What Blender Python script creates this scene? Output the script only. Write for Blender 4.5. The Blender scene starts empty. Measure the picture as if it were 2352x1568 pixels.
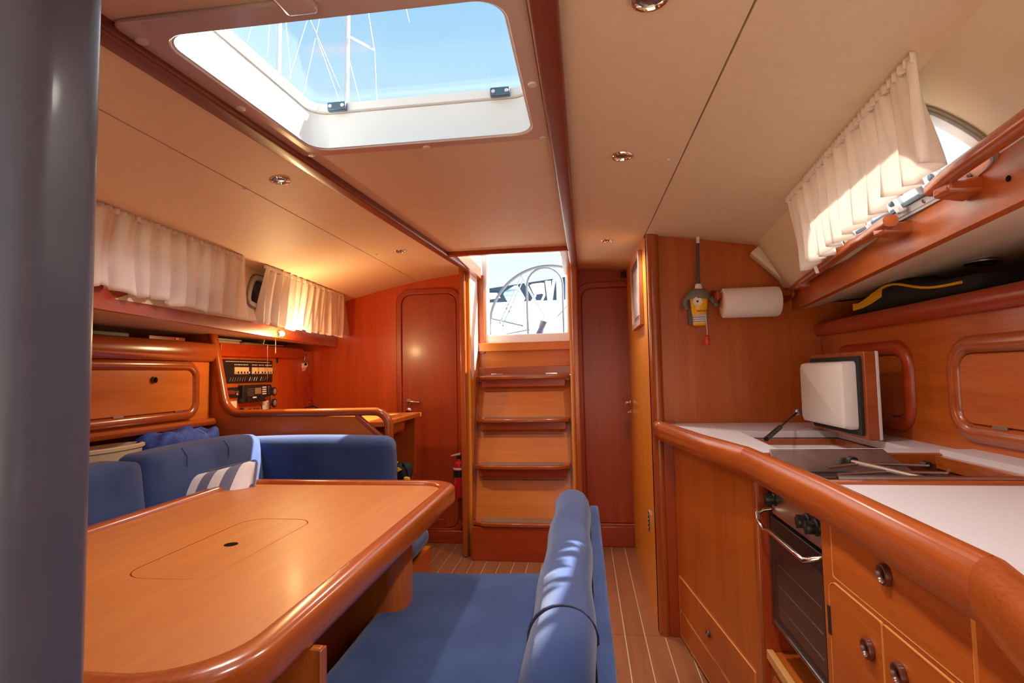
import bpy, bmesh, math, random
from mathutils import Vector, Matrix
R = random.Random(7)
PI = math.pi
SC = bpy.context.scene
COL = SC.collection

# ------------------------------------------------------------------ camera
F, EYE = 1230.0, Vector((0, 0, 1.16))
YAW, PITCH, ROLL = math.radians(7.556), math.radians(3.380), math.radians(1.15)
fwd = Vector((-math.sin(YAW)*math.cos(PITCH), math.cos(YAW)*math.cos(PITCH), math.sin(PITCH)))
r0 = Vector((math.cos(YAW), math.sin(YAW), 0)); u0 = r0.cross(fwd)
right = math.cos(ROLL)*r0 - math.sin(ROLL)*u0
up = math.sin(ROLL)*r0 + math.cos(ROLL)*u0
cd = bpy.data.cameras.new('camera'); cam = bpy.data.objects.new('camera', cd); COL.objects.link(cam)
m = Matrix((right, up, -fwd)).transposed().to_4x4(); m.translation = EYE
cam.matrix_world = m
cd.sensor_width = 36; cd.lens = 36*F/2352; cd.clip_start = .02; cd.clip_end = 500
SC.camera = cam

def P(px, py, **k):
    """a measured point of the photograph on the plane x=, y= or z= of the cabin"""
    d = fwd + right*((px-1176)/F) + up*(-(py-784)/F)
    (a, v), = k.items(); i = 'xyz'.index(a)
    return EYE + d*((v-EYE[i])/d[i])

# ------------------------------------------------------------------ light
SUN_DIR = Vector((1.0, .47, 1.0)).normalized()
w = bpy.data.worlds.new('sky'); SC.world = w; w.use_nodes = True
nt = w.node_tree; nt.nodes.clear()
def N(nt, t, **k):
    n = nt.nodes.new(t)
    for a, b in k.items(): setattr(n, a, b)
    return n
tc = N(nt, 'ShaderNodeTexCoord'); sep = N(nt, 'ShaderNodeSeparateXYZ'); nt.links.new(tc.outputs['Generated'], sep.inputs[0])
ramp = N(nt, 'ShaderNodeValToRGB')
nt.links.new(sep.outputs[2], ramp.inputs[0])
e = ramp.color_ramp.elements
e[0].position = 0; e[0].color = (.62, .68, .72, 1)
e[1].position = 1; e[1].color = (.13, .46, .92, 1)
q = e.new(.02); q.color = (1.0, 1.0, 1.0, 1)
q = e.new(.35); q.color = (.72, .92, 1.0, 1)
q = e.new(.70); q.color = (.24, .62, .98, 1)
dot = N(nt, 'ShaderNodeVectorMath', operation='DOT_PRODUCT'); nt.links.new(tc.outputs['Generated'], dot.inputs[0]); dot.inputs[1].default_value = SUN_DIR
mr = N(nt, 'ShaderNodeMapRange'); nt.links.new(dot.outputs['Value'], mr.inputs[0]); mr.inputs[1].default_value = .55; mr.inputs[2].default_value = 1.0
mx = N(nt, 'ShaderNodeMix', data_type='RGBA'); nt.links.new(mr.outputs[0], mx.inputs[0]); nt.links.new(ramp.outputs[0], mx.inputs[6]); mx.inputs[7].default_value = (1.2, 1.3, 1.35, 1)
bg = N(nt, 'ShaderNodeBackground'); nt.links.new(mx.outputs[2], bg.inputs[0]); bg.inputs[1].default_value = 1.0
out = N(nt, 'ShaderNodeOutputWorld'); nt.links.new(bg.outputs[0], out.inputs[0])
sl = bpy.data.lights.new('sun', 'SUN'); sl.energy = 26; sl.angle = math.radians(.8); sl.color = (1, .93, .80)
so = bpy.data.objects.new('sun', sl); COL.objects.link(so); so.rotation_euler = SUN_DIR.to_track_quat('Z', 'Y').to_euler()
LAMP_W = 24.0          # fill lamp added at each unlit ceiling downlight
SC.view_settings.view_transform = 'Standard'; SC.view_settings.look = 'None'
SC.view_settings.gamma = 1; SC.view_settings.use_curve_mapping = False
SC.view_settings.exposure = 0.06
SC.cycles.max_bounces = 10; SC.cycles.diffuse_bounces = 6; SC.cycles.glossy_bounces = 4
SC.cycles.transparent_max_bounces = 12; SC.cycles.sample_clamp_indirect = 6
SC.cycles.caustics_reflective = False; SC.cycles.caustics_refractive = False
SC.cycles.use_denoising = True

def lamp(name, loc, power, color=(1, .90, .80), size=.05, spot=None, dirn=(0, 0, -1)):
    l = bpy.data.lights.new(name, 'SPOT' if spot else 'POINT'); l.energy = power; l.color = color; l.shadow_soft_size = size
    if spot: l.spot_size = math.radians(spot); l.spot_blend = .9
    o = bpy.data.objects.new(name, l); COL.objects.link(o); o.location = loc
    o.rotation_euler = Vector(dirn).to_track_quat('-Z', 'Y').to_euler(); return o

# ------------------------------------------------------------------ materials
def mat(name, col, rough=.5, metal=0, coat=0, bump=None, bscale=200, noise=None, nscale=8, spec=.5, sheen=0):
    mt = bpy.data.materials.new(name); mt.use_nodes = True; t = mt.node_tree; b = t.nodes['Principled BSDF']
    b.inputs['Base Color'].default_value = (*col, 1); b.inputs['Roughness'].default_value = rough; b.inputs['Metallic'].default_value = metal
    b.inputs['Coat Weight'].default_value = coat; b.inputs['Coat Roughness'].default_value = .12
    b.inputs['Specular IOR Level'].default_value = spec
    if sheen: b.inputs['Sheen Weight'].default_value = sheen; b.inputs['Sheen Roughness'].default_value = .45
    c = N(t, 'ShaderNodeTexCoord')
    if bump:
        n = N(t, 'ShaderNodeTexNoise'); n.inputs['Scale'].default_value = bscale; n.inputs['Detail'].default_value = 4
        t.links.new(c.outputs['Object'], n.inputs['Vector'])
        bp = N(t, 'ShaderNodeBump'); bp.inputs['Strength'].default_value = bump; bp.inputs['Distance'].default_value = .002
        t.links.new(n.outputs[0], bp.inputs['Height']); t.links.new(bp.outputs[0], b.inputs['Normal'])
    if noise is not None:
        n = N(t, 'ShaderNodeTexNoise'); n.inputs['Scale'].default_value = nscale; n.inputs['Detail'].default_value = 5
        t.links.new(c.outputs['Object'], n.inputs['Vector'])
        x = N(t, 'ShaderNodeMix', data_type='RGBA'); x.inputs[6].default_value = (*col, 1); x.inputs[7].default_value = (*noise, 1)
        rr_ = N(t, 'ShaderNodeMapRange'); rr_.inputs[1].default_value = .35; rr_.inputs[2].default_value = .7
        t.links.new(n.outputs[0], rr_.inputs[0]); t.links.new(rr_.outputs[0], x.inputs[0]); t.links.new(x.outputs[2], b.inputs['Base Color'])
    return mt

def wood(name, c1, c2, axis, rough=.34, coat=.2, fine=1.0):
    """veneer: streaky grain stretched along an axis, faint pores"""
    mt = bpy.data.materials.new(name); mt.use_nodes = True; t = mt.node_tree; b = t.nodes['Principled BSDF']
    c = N(t, 'ShaderNodeTexCoord'); mp = N(t, 'ShaderNodeMapping'); t.links.new(c.outputs['Object'], mp.inputs[0])
    s = [14*fine]*3; s['xyz'.index(axis)] = .9; mp.inputs['Scale'].default_value = s
    n1 = N(t, 'ShaderNodeTexNoise'); n1.inputs['Scale'].default_value = 1.6; n1.inputs['Detail'].default_value = 6; n1.inputs['Distortion'].default_value = .6
    t.links.new(mp.outputs[0], n1.inputs['Vector'])
    mp2 = N(t, 'ShaderNodeMapping'); t.links.new(c.outputs['Object'], mp2.inputs[0])
    s = [260]*3; s['xyz'.index(axis)] = 9; mp2.inputs['Scale'].default_value = s
    n2 = N(t, 'ShaderNodeTexNoise'); n2.inputs['Scale'].default_value = 1.5; n2.inputs['Detail'].default_value = 3
    t.links.new(mp2.outputs[0], n2.inputs['Vector'])
    ad = N(t, 'ShaderNodeMath', operation='MULTIPLY_ADD'); ad.inputs[1].default_value = .55; t.links.new(n2.outputs[0], ad.inputs[0])
    m2 = N(t, 'ShaderNodeMath', operation='MULTIPLY'); m2.inputs[1].default_value = .62; t.links.new(n1.outputs[0], m2.inputs[0]); t.links.new(m2.outputs[0], ad.inputs[2])
    mr = N(t, 'ShaderNodeMapRange'); mr.inputs[1].default_value = .38; mr.inputs[2].default_value = .76; t.links.new(ad.outputs[0], mr.inputs[0])
    x = N(t, 'ShaderNodeMix', data_type='RGBA'); x.inputs[6].default_value = (*c1, 1); x.inputs[7].default_value = (*c2, 1)
    t.links.new(mr.outputs[0], x.inputs[0]); t.links.new(x.outputs[2], b.inputs['Base Color'])
    b.inputs['Roughness'].default_value = rough; b.inputs['Coat Weight'].default_value = coat; b.inputs['Coat Roughness'].default_value = .16
    bp = N(t, 'ShaderNodeBump'); bp.inputs['Strength'].default_value = .06; bp.inputs['Distance'].default_value = .001
    t.links.new(n2.outputs[0], bp.inputs['Height']); t.links.new(bp.outputs[0], b.inputs['Normal'])
    return mt

W1, W2 = (.50, .122, .013), (.37, .070, .007)
WZ = wood('veneer_z', W1, W2, 'z'); WY = wood('veneer_y', W1, W2, 'y'); WX = wood('veneer_x', W1, W2, 'x')
D1, D2 = (.42, .055, .008), (.29, .030, .005)
DZ = wood('mahogany_z', D1, D2, 'z'); DY = wood('mahogany_y', D1, D2, 'y'); DX = wood('mahogany_x', D1, D2, 'x')
T1, T2 = (.40, .090, .014), (.29, .052, .008)
TZ = wood('solid_z', T1, T2, 'z', .25, .5); TY = wood('solid_y', T1, T2, 'y', .25, .5); TX = wood('solid_x', T1, T2, 'x', .25, .5)
BEAM = wood('beam_wood', (.24, .045, .014), (.16, .028, .010), 'y', .4, .2)
PALE = mat('pale_edge', (.66, .27, .06), .4)
WELL = mat('well_shade_wood', (.13, .022, .007), .45)  # mahogany darkened, the shade of the recess put into the colour
PORTW = wood('port_veneer', (.66, .20, .022), (.52, .125, .012), 'y')  # veneer brightened, the stronger port light put into the colour; same for PORTX
PORTX = wood('port_lit_veneer_x', (.60, .16, .020), (.46, .10, .010), 'x')
REDW = wood('red_lit_veneer', (.62, .090, .008), (.46, .052, .004), 'z')  # brighter copy of the mahogany, light on the port bulkhead in its colour
LADDER = wood('ladder_lit_veneer', (.66, .215, .025), (.52, .14, .014), 'x')  # veneer brightened, sky light on ladder and companionway put into the colour
HEADS = wood('heads_lit_veneer', (.80, .30, .022), (.66, .22, .014), 'z')  # veneer brightened, light from the companionway put into the colour
TABLE = wood('table_veneer', (.56, .190, .040), (.46, .130, .024), 'y', .45, .04)
PLANK = wood('plank_teak', (.36, .14, .055), (.25, .085, .035), 'y', .4, .15)
CREAM = mat('seam_cream', (.75, .62, .42), .5)
VINYL = mat('headliner_vinyl', (.80, .66, .48), .55, bump=.25, bscale=420, noise=(.77, .63, .45), nscale=30, spec=.3)
VINYL2 = mat('side_vinyl', (.74, .65, .49), .5, bump=.15, bscale=300)
FLANGE = mat('flange_gelcoat', (.60, .50, .46), .18, coat=.5)
GEL = mat('white_gelcoat', (.86, .86, .84), .2, coat=.4)
VELVET = mat('blue_velvet', (.023, .047, .150), .85, bump=.5, bscale=700, noise=(.042, .076, .205), nscale=5, spec=.15, sheen=.25)
PIPING = mat('navy_piping', (.008, .014, .045), .7)
GREYBLUE = mat('post_leather', (.065, .075, .12), .40, noise=(.085, .095, .15), nscale=6, coat=.15)
GREYDARK = mat('post_dark', (.055, .05, .058), .5, noise=(.07, .06, .065), nscale=5)
CORIAN = mat('white_laminate', (.66, .62, .66), .35, noise=(.61, .58, .62), nscale=240)
WHITEP = mat('white_plastic', (.72, .69, .68), .35)
STEEL = mat('brushed_steel', (.55, .53, .52), .28, metal=1, bump=.1, bscale=90)
STEELD = mat('dull_steel', (.36, .34, .33), .33, metal=1, bump=.2, bscale=60, noise=(.24, .2, .19), nscale=14)
CHROME = mat('chrome', (.8, .77, .72), .12, metal=1)
ALU = mat('painted_alu', (.60, .63, .68), .3, metal=.3)
ALUD = mat('hinge_alu', (.10, .15, .20), .3, metal=.5)
BLACK = mat('black_plastic', (.012, .012, .014), .35)
RUBBER = mat('black_rubber', (.016, .016, .017), .75, bump=.3, bscale=150)
NYLON = mat('black_nylon', (.014, .016, .022), .85, bump=.5, bscale=500)
YELL = mat('yellow_tape', (.85, .52, .02), .6)
YPL = mat('yellow_plastic', (.90, .50, .01), .35)
RED = mat('red_paint', (.62, .015, .02), .3, coat=.3)
REDC = mat('red_cord', (.55, .02, .03), .5)
BROWN = mat('brown_ring', (.10, .022, .012), .28, coat=.4)
OVGLASS = mat('oven_glass', (.022, .017, .017), .14, spec=.6)
PAPER = mat('paper_towel', (.84, .80, .80), .9, bump=.35, bscale=220)
LABEL = mat('label_white', (.8, .78, .76), .5)
GREYP = mat('grey_plastic', (.16, .165, .15), .5)
TAN = mat('tan_tub', (.60, .46, .30), .5)
BREAK = mat('breaker_cream', (.78, .56, .33), .5)
LCD = mat('lcd', (.22, .19, .10), .3)
NAVYC = mat('navy_canvas', (.030, .05, .09), .8)
ROPEB = mat('blue_cloth', (.02, .05, .30), .8, bump=.6, bscale=120, noise=(.05, .10, .5), nscale=40)
DARKHOLE = mat('dark_cavity', (.012, .008, .006), .9, spec=.05)
PRINT = mat('photo_print', (.30, .26, .25), .4, noise=(.55, .50, .50), nscale=9)
GRIP = mat('tread_grip', (.34, .20, .12), .8, bump=1.0, bscale=260, noise=(.24, .13, .08), nscale=160)
TEXTD = mat('print_dark', (.03, .03, .035), .6)
LENS = mat('lamp_lens', (.75, .7, .62), .25)

def stripes(name, ca, cb, per, axis, rough=.85, lo=.5):
    mt = mat(name, ca, rough); t = mt.node_tree; b = t.nodes['Principled BSDF']
    c = N(t, 'ShaderNodeTexCoord'); s = N(t, 'ShaderNodeSeparateXYZ'); t.links.new(c.outputs['Object'], s.inputs[0])
    m1 = N(t, 'ShaderNodeMath', operation='DIVIDE'); m1.inputs[1].default_value = per; t.links.new(s.outputs['xyz'.index(axis)], m1.inputs[0])
    m2 = N(t, 'ShaderNodeMath', operation='FRACT'); t.links.new(m1.outputs[0], m2.inputs[0])
    m3 = N(t, 'ShaderNodeMath', operation='GREATER_THAN'); m3.inputs[1].default_value = lo; t.links.new(m2.outputs[0], m3.inputs[0])
    x = N(t, 'ShaderNodeMix', data_type='RGBA'); x.inputs[6].default_value = (*ca, 1); x.inputs[7].default_value = (*cb, 1)
    t.links.new(m3.outputs[0], x.inputs[0]); t.links.new(x.outputs[2], b.inputs['Base Color']); return mt
PILLOW = stripes('awning_stripe', (.78, .76, .78), (.17, .18, .28), .092, 'x')
CHECK = stripes('blue_white', (.75, .85, .95), (.35, .62, .92), .07, 'z')

def clothmat(name, c, trans):
    mt = bpy.data.materials.new(name); mt.use_nodes = True; t = mt.node_tree; t.nodes.clear()
    d = N(t, 'ShaderNodeBsdfDiffuse'); d.inputs[0].default_value = (*c, 1); tr = N(t, 'ShaderNodeBsdfTranslucent'); tr.inputs[0].default_value = (*c, 1)
    x = N(t, 'ShaderNodeMixShader'); x.inputs[0].default_value = trans; o = N(t, 'ShaderNodeOutputMaterial')
    t.links.new(d.outputs[0], x.inputs[1]); t.links.new(tr.outputs[0], x.inputs[2]); t.links.new(x.outputs[0], o.inputs[0]); return mt
CURT = clothmat('curtain_cloth', (.96, .92, .88), .28)
def glassmat(name, tint, gl=.06):
    mt = bpy.data.materials.new(name); mt.use_nodes = True; t = mt.node_tree; t.nodes.clear()
    a = N(t, 'ShaderNodeBsdfTransparent'); a.inputs[0].default_value = (*tint, 1); g = N(t, 'ShaderNodeBsdfGlossy'); g.inputs['Roughness'].default_value = .02
    x = N(t, 'ShaderNodeMixShader'); x.inputs[0].default_value = gl; o = N(t, 'ShaderNodeOutputMaterial')
    t.links.new(a.outputs[0], x.inputs[1]); t.links.new(g.outputs[0], x.inputs[2]); t.links.new(x.outputs[0], o.inputs[0]); return mt
GLASS = glassmat('clear_acrylic', (.97, .985, 1.0), .03)
SMOKE = glassmat('smoked_acrylic', (.10, .06, .06), .08)

# ------------------------------------------------------------------ mesh helpers
def woff(o):
    v = Vector((0, 0, 0))
    while o: v += o.location; o = o.parent
    return v
def thing(name, label, cat, loc=(0, 0, 0), group=None):
    o = bpy.data.objects.new(name, None); COL.objects.link(o); o.location = loc; o['label'] = label; o['category'] = cat
    if group: o['group'] = group
    return o
def tag(o, label, cat, group=None):
    o['label'] = label; o['category'] = cat
    if group: o['group'] = group
    return o
def struct(name, label=None, loc=(0, 0, 0)):
    o = bpy.data.objects.new(name, None); COL.objects.link(o); o.location = loc; o['kind'] = 'structure'
    if label: o['label'] = label
    o['category'] = name.split('_')[0]
    return o

def rr(x0, y0, x1, y1, r, n=6):
    """rounded rectangle outline, counter-clockwise; r may be four radii (bl, br, tr, tl)"""
    rs = (r,)*4 if not isinstance(r, (tuple, list)) else r
    o = []
    for (cx, cy, a), q in zip(((x0, y0, 180), (x1, y0, 270), (x1, y1, 0), (x0, y1, 90)), rs):
        px = cx + (q if cx == x0 else -q); py = cy + (q if cy == y0 else -q)
        for i in range(n+1):
            t = math.radians(a + 90*i/n); o.append((px+q*math.cos(t), py+q*math.sin(t)))
    return o
class Fr:
    """a plane frame: origin, u, v; n = u x v"""
    def __init__(s, o, u, v):
        s.o = Vector(o); s.u = Vector(u).normalized(); s.n = s.u.cross(Vector(v)).normalized(); s.v = s.n.cross(s.u)
    def p(s, a, b, c=0): return s.o + s.u*a + s.v*b + s.n*c

class B:
    def __init__(s): s.v = []; s.f = []
    def add(s, vs, fs):
        k = len(s.v); s.v += [Vector(a) for a in vs]; s.f += [[i+k for i in f] for f in fs]; return s
    def box(s, a, b):
        (x0, y0, z0), (x1, y1, z1) = [[min(a[i], b[i]) for i in range(3)], [max(a[i], b[i]) for i in range(3)]]
        return s.add([(x0,y0,z0),(x1,y0,z0),(x1,y1,z0),(x0,y1,z0),(x0,y0,z1),(x1,y0,z1),(x1,y1,z1),(x0,y1,z1)],
                     [(0,3,2,1),(4,5,6,7),(0,1,5,4),(1,2,6,5),(2,3,7,6),(3,0,4,7)])
    def hexa(s, p): return s.add(p, [(0,3,2,1),(4,5,6,7),(0,1,5,4),(1,2,6,5),(2,3,7,6),(3,0,4,7)])
    def fbox(s, fr, a0, b0, c0, a1, b1, c1):
        return s.hexa([fr.p(*q) for q in ((a0,b0,c0),(a1,b0,c0),(a1,b1,c0),(a0,b1,c0),(a0,b0,c1),(a1,b0,c1),(a1,b1,c1),(a0,b1,c1))])
    def prism(s, fr, ol, c0, c1):
        n = len(ol)
        return s.add([fr.p(a, b, c0) for a, b in ol]+[fr.p(a, b, c1) for a, b in ol],
                     [list(range(n))[::-1], list(range(n, 2*n))]+[(i, (i+1) % n, n+(i+1) % n, n+i) for i in range(n)])
    def ring(s, fr, o1, o2, c0, c1):
        n = len(o1)
        vs = [fr.p(a, b, c0) for a, b in o1]+[fr.p(a, b, c0) for a, b in o2]+[fr.p(a, b, c1) for a, b in o1]+[fr.p(a, b, c1) for a, b in o2]
        fs = []
        for i in range(n):
            j = (i+1) % n
            fs += [(i, n+i, n+j, j), (2*n+i, 2*n+j, 3*n+j, 3*n+i), (i, j, 2*n+j, 2*n+i), (n+i, 3*n+i, 3*n+j, n+j)]
        return s.add(vs, fs)
    def loft(s, rings, closed=True, caps=True):
        n = len(rings[0]); vs = [p for r in rings for p in r]; fs = []
        for k in range(len(rings)-1):
            for i in range(n if closed else n-1):
                j = (i+1) % n; fs.append((k*n+i, k*n+j, (k+1)*n+j, (k+1)*n+i))
        if caps and closed: fs += [list(range(n))[::-1], list(range((len(rings)-1)*n, len(rings)*n))]
        return s.add(vs, fs)
    def tube(s, path, r, n=10, closed=False):
        pts = [Vector(p) for p in path]; rings = []; ref = None
        rs = r if isinstance(r, (list, tuple)) else [r]*len(pts)
        for i, p in enumerate(pts):
            if closed: t = pts[(i+1) % len(pts)]-pts[i-1]
            else: t = pts[min(i+1, len(pts)-1)]-pts[max(i-1, 0)]
            t.normalize()
            if ref is None: ref = t.orthogonal().normalized()
            ref = (ref-t*ref.dot(t)).normalized(); b = t.cross(ref)
            rings.append([p+(ref*math.cos(2*PI*k/n)+b*math.sin(2*PI*k/n))*rs[i] for k in range(n)])
        if closed:
            # pick the best match of the first ring to close
            s.loft(rings+[rings[0]], caps=False)
            return s
        return s.loft(rings)
    def sweep(s, path, prof, upv, closed=False):
        """profile (a, b): a along side = tangent x up, b along up"""
        pts = [Vector(p) for p in path]; rings = []; n = len(pts)
        for i, p in enumerate(pts):
            if closed: d1 = (pts[i]-pts[i-1]).normalized(); d2 = (pts[(i+1) % n]-pts[i]).normalized()
            else:
                d1 = (pts[i]-pts[i-1]).normalized() if i else (pts[1]-pts[0]).normalized()
                d2 = (pts[i+1]-pts[i]).normalized() if i < n-1 else d1
            t = (d1+d2).normalized(); u = Vector(upv); sd = t.cross(u).normalized(); u = sd.cross(t).normalized()
            k = 1/max(.5, t.dot(d2))
            rings.append([p+sd*a*k+u*b for a, b in prof])
        return s.loft(rings+([rings[0]] if closed else []), caps=not closed)
    def lathe(s, c, ax, prof, n=20):
        """prof: (radius, height along ax)"""
        ax = Vector(ax).normalized(); e1 = ax.orthogonal().normalized(); e2 = ax.cross(e1); c = Vector(c)
        return s.loft([[c+ax*h+(e1*math.cos(2*PI*k/n)+e2*math.sin(2*PI*k/n))*max(r, 1e-4) for k in range(n)] for r, h in prof])
    def grid(s, fn, nu, nv):
        vs = [fn(i/nu, j/nv) for j in range(nv+1) for i in range(nu+1)]
        return s.add(vs, [(j*(nu+1)+i, j*(nu+1)+i+1, (j+1)*(nu+1)+i+1, (j+1)*(nu+1)+i) for j in range(nv) for i in range(nu)])
    def rbox(s, c, h, r, M=None, n=10, puff=0, warp=None):
        """rounded box made of six gridded faces"""
        c = Vector(c); bm = bmesh.new(); bmesh.ops.create_cube(bm, size=2)
        bmesh.ops.subdivide_edges(bm, edges=bm.edges[:], cuts=n, use_grid_fill=True)
        ix = {}
        vs = []
        for v in bm.verts:
            ix[v] = len(vs); q = v.co
            p = Vector([math.copysign(abs(q[i])**.75, q[i])*h[i] if abs(q[i]) > 1e-9 else 0 for i in range(3)])
            inn = Vector([max(-(h[i]-r), min(h[i]-r, p[i])) for i in range(3)])
            d = p-inn
            if d.length > 1e-9: p = inn+d.normalized()*r
            if puff:
                for i in range(3):
                    j, k = (i+1) % 3, (i+2) % 3
                    p[i] += math.copysign(puff, p[i])*abs(p[i]/h[i])*(1-(p[j]/h[j])**2)*(1-(p[k]/h[k])**2)
            if warp: p = warp(p)
            if M: p = M @ p
            vs.append(c+p)
        fs = [[ix[v] for v in f.verts] for f in bm.faces]; bm.free()
        return s.add(vs, fs)
    def build(s, name, m, parent=None, bevel=0, smooth=True, seg=2, solid=0, sub=0, keep=False):
        me = bpy.data.meshes.new(name); o = bpy.data.objects.new(name, me); COL.objects.link(o)
        if parent: off = woff(parent); o.parent = parent
        elif keep: off = Vector((0, 0, 0))
        else:
            xs, ys, zs = zip(*[tuple(v) for v in s.v]); off = Vector(((min(xs)+max(xs))/2, (min(ys)+max(ys))/2, min(zs))); o.location = off
        me.from_pydata([v-off for v in s.v], [], s.f); me.update()
        bm = bmesh.new(); bm.from_mesh(me); bmesh.ops.recalc_face_normals(bm, faces=bm.faces[:]); bm.to_mesh(me); bm.free()
        me.materials.append(m)
        if smooth:
            me.polygons.foreach_set('use_smooth', [True]*len(me.polygons))
            try: me.set_sharp_from_angle(angle=math.radians(38))
            except Exception: pass
        if solid: md = o.modifiers.new('s', 'SOLIDIFY'); md.thickness = solid; md.offset = 0
        if bevel:
            md = o.modifiers.new('b', 'BEVEL'); md.width = bevel; md.segments = seg; md.limit_method = 'ANGLE'; md.angle_limit = math.radians(40); md.harden_normals = False
        if sub: md = o.modifiers.new('u', 'SUBSURF'); md.levels = md.render_levels = sub
        return o
def skind(o, label=None):
    o['kind'] = 'structure'
    if label: o['label'] = label
    return o
def copy_tree(o, parent=None, loc=None, label=None):
    c = o.copy(); COL.objects.link(c)
    if parent: c.parent = parent
    if loc is not None: c.location = loc
    if label: c['label'] = label
    for ch in [x for x in bpy.data.objects if x.parent == o]: copy_tree(ch, c)
    return c
def band(fr, x0_, z0_, x1_, z1_, r, parent, h=.0046):
    B().ring(fr, rr(x0_-.0014, z0_-.0014, x1_+.0014, z1_+.0014, r), rr(x0_, z0_, x1_, z1_, r), -.001, h).build('edge_band', PALE, parent, smooth=False)
HALF = [(math.cos(math.radians(a)), math.sin(math.radians(a))) for a in range(0, 181, 22)]
def dome(w_, h_):     # half-round profile, base at b=0
    return [(x*w_/2, y*h_) for x, y in HALF]
def rrect_prof(w_, h_, r, n=4): return rr(-w_/2, -h_/2, w_/2, h_/2, r, n)

# ================================================================== SETTING
# ---- shape of the coachroof
XL, XR = -.735, -.045           # beam centre lines
def zc(y): return 1.868-.05*(3.69-y)
def zceil(x, y):
    d = abs(x+.41); a = .136 if x > -.41 else .19
    return zc(y)-a*max(0, d-.4)**1.5
def xeL(y): return -1.660+.120*(3.69-y)
def xeR(y): return .764+.124*(y-2.51)
def xfL(y): return -1.77+.16*(3.69-y)
def xfR(y): return .92-.154*(2.51-y)
YF = -.35                       # forward end of the saloon roof

floor = struct('floor', 'teak sole planks with pale caulked seams')
B().box((-2.2, -1.6, -.05), (1.6, 4.0, -.004)).build('subfloor', CREAM, floor, smooth=False)
x0 = P(1373.5, 1255, z=0).x; W_ = .0862; ycut = P(1385, 1455, z=0).y
k = -17
while x0+k*W_ < .75:
    a, b = x0+k*W_+.0022, x0+(k+1)*W_-.0022
    if a > -1.55:
        for ya, yb in ((-1.2, ycut-.0012), (ycut+.0012, 3.75)):
            B().box((a, ya, -.006), (b, yb, 0)).build('plank', PLANK, floor, smooth=False)
    k += 1

# aft bulkhead
YB = 3.69
wa = struct('wall_back', 'orange wooden bulkhead at the end of the cabin')
def pr_y(ol, y0, y1):  # outline in (x,z)
    return B().prism(Fr((0, 0, 0), (1, 0, 0), (0, 0, 1)), ol, -y1, -y0)
xs = [-2.35, -1.9, -1.66, -1.45, -1.3, -1.155, -1.0, -.85, -.73]
pr_y([(-2.35, 0), (-.73, 0)]+[(x, zceil(x, YB)+.03) for x in xs[::-1]], YB, YB+.03).build('panel', REDW, wa, smooth=False)
pr_y([(-.06, 0), (.45, 0), (.45, 1.87), (-.06, 1.93)], YB, YB+.03).build('panel', DZ, wa, smooth=False)
# the ceiling, one upholstered panel per bay
ce = struct('ceiling', 'beige vinyl headliner in long panels')
def strip(name, xa, xb, ya, yb, nx=6, ny=10, m=VINYL, parent=ce, dz=0):
    def top(u, v):
        y = ya+(yb-ya)*v; x = xa(y)+(xb(y)-xa(y))*u; return Vector((x, y, zceil(x, y)+dz))
    g = B()
    g.grid(top, nx, ny); n0 = len(g.v); up_ = [v+Vector((0, 0, .025)) for v in g.v]; f0 = list(g.f)
    g.add(up_, [f[::-1] for f in f0])
    W2_ = nx+1
    edge = [i for i in range(W2_)]+[j*W2_+nx for j in range(1, ny+1)]+[ny*W2_+i for i in range(nx-1, -1, -1)]+[j*W2_ for j in range(ny-1, 0, -1)]
    for a, b in zip(edge, edge[1:]+edge[:1]): g.f.append([a, b, b+n0, a+n0])
    return g.build(name, m, parent, smooth=True)
xsL = lambda y: -.975-.068*(y-.985)
xsR = lambda y: .268+.018*(y-.82)
YH = 2.83                        # front of the companionway opening
HX0, HX1, HY0, HY1 = -.672, -.104, .755, 1.268
strip('headliner_panel', lambda y: XL+.02, lambda y: HX0-.012, YF, YH-.03)
strip('headliner_panel', lambda y: HX1+.012, lambda y: XR-.02, YF, YH-.03, 2)
strip('headliner_panel', lambda y: HX0-.012, lambda y: HX1+.012, HY1+.012, YH-.03)
strip('headliner_panel', lambda y: HX0-.012, lambda y: HX1+.012, YF, HY0-.012)
strip('headliner_panel', lambda y: xsL(y)+.002, lambda y: XL-.02, YF, YB)
strip('headliner_panel', lambda y: XR+.02, lambda y: xsR(y)-.002, YF, YB)
strip('headliner_panel', lambda y: xeL(y)-.06, lambda y: xsL(y)-.002, YF, YB, 8, 14)
strip('headliner_panel', lambda y: xsR(y)+.002, lambda y: xeR(y)+.05, YF, 2.53, 8, 14)
# dark backing above the seams
for xa, dx in ((xsL, .02), (xsR, .02)):
    ys = [YF+(YB-YF)*i/12 for i in range(13)]
    B().loft([[Vector((xa(y)-dx, y, zceil(xa(y), y)+.012)), Vector((xa(y)+dx, y, zceil(xa(y), y)+.012)), Vector((xa(y)+dx, y, zceil(xa(y), y)+.03)), Vector((xa(y)-dx, y, zceil(xa(y), y)+.03))] for y in ys]).build('seam_backing', BLACK, ce)
# beams
for i, (x, ye) in enumerate(((XL, 3.60), (XR, 3.60))):
    g = B(); pr = rrect_prof(.046, .05, .008)
    g.sweep([(x, YF, zc(YF)+.002), (x, ye, zc(ye)+.002)], pr, (0, 0, 1))
    skind(g.build('trim_%d' % (i+1), BEAM, None), 'long dark wooden ceiling beam')
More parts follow.
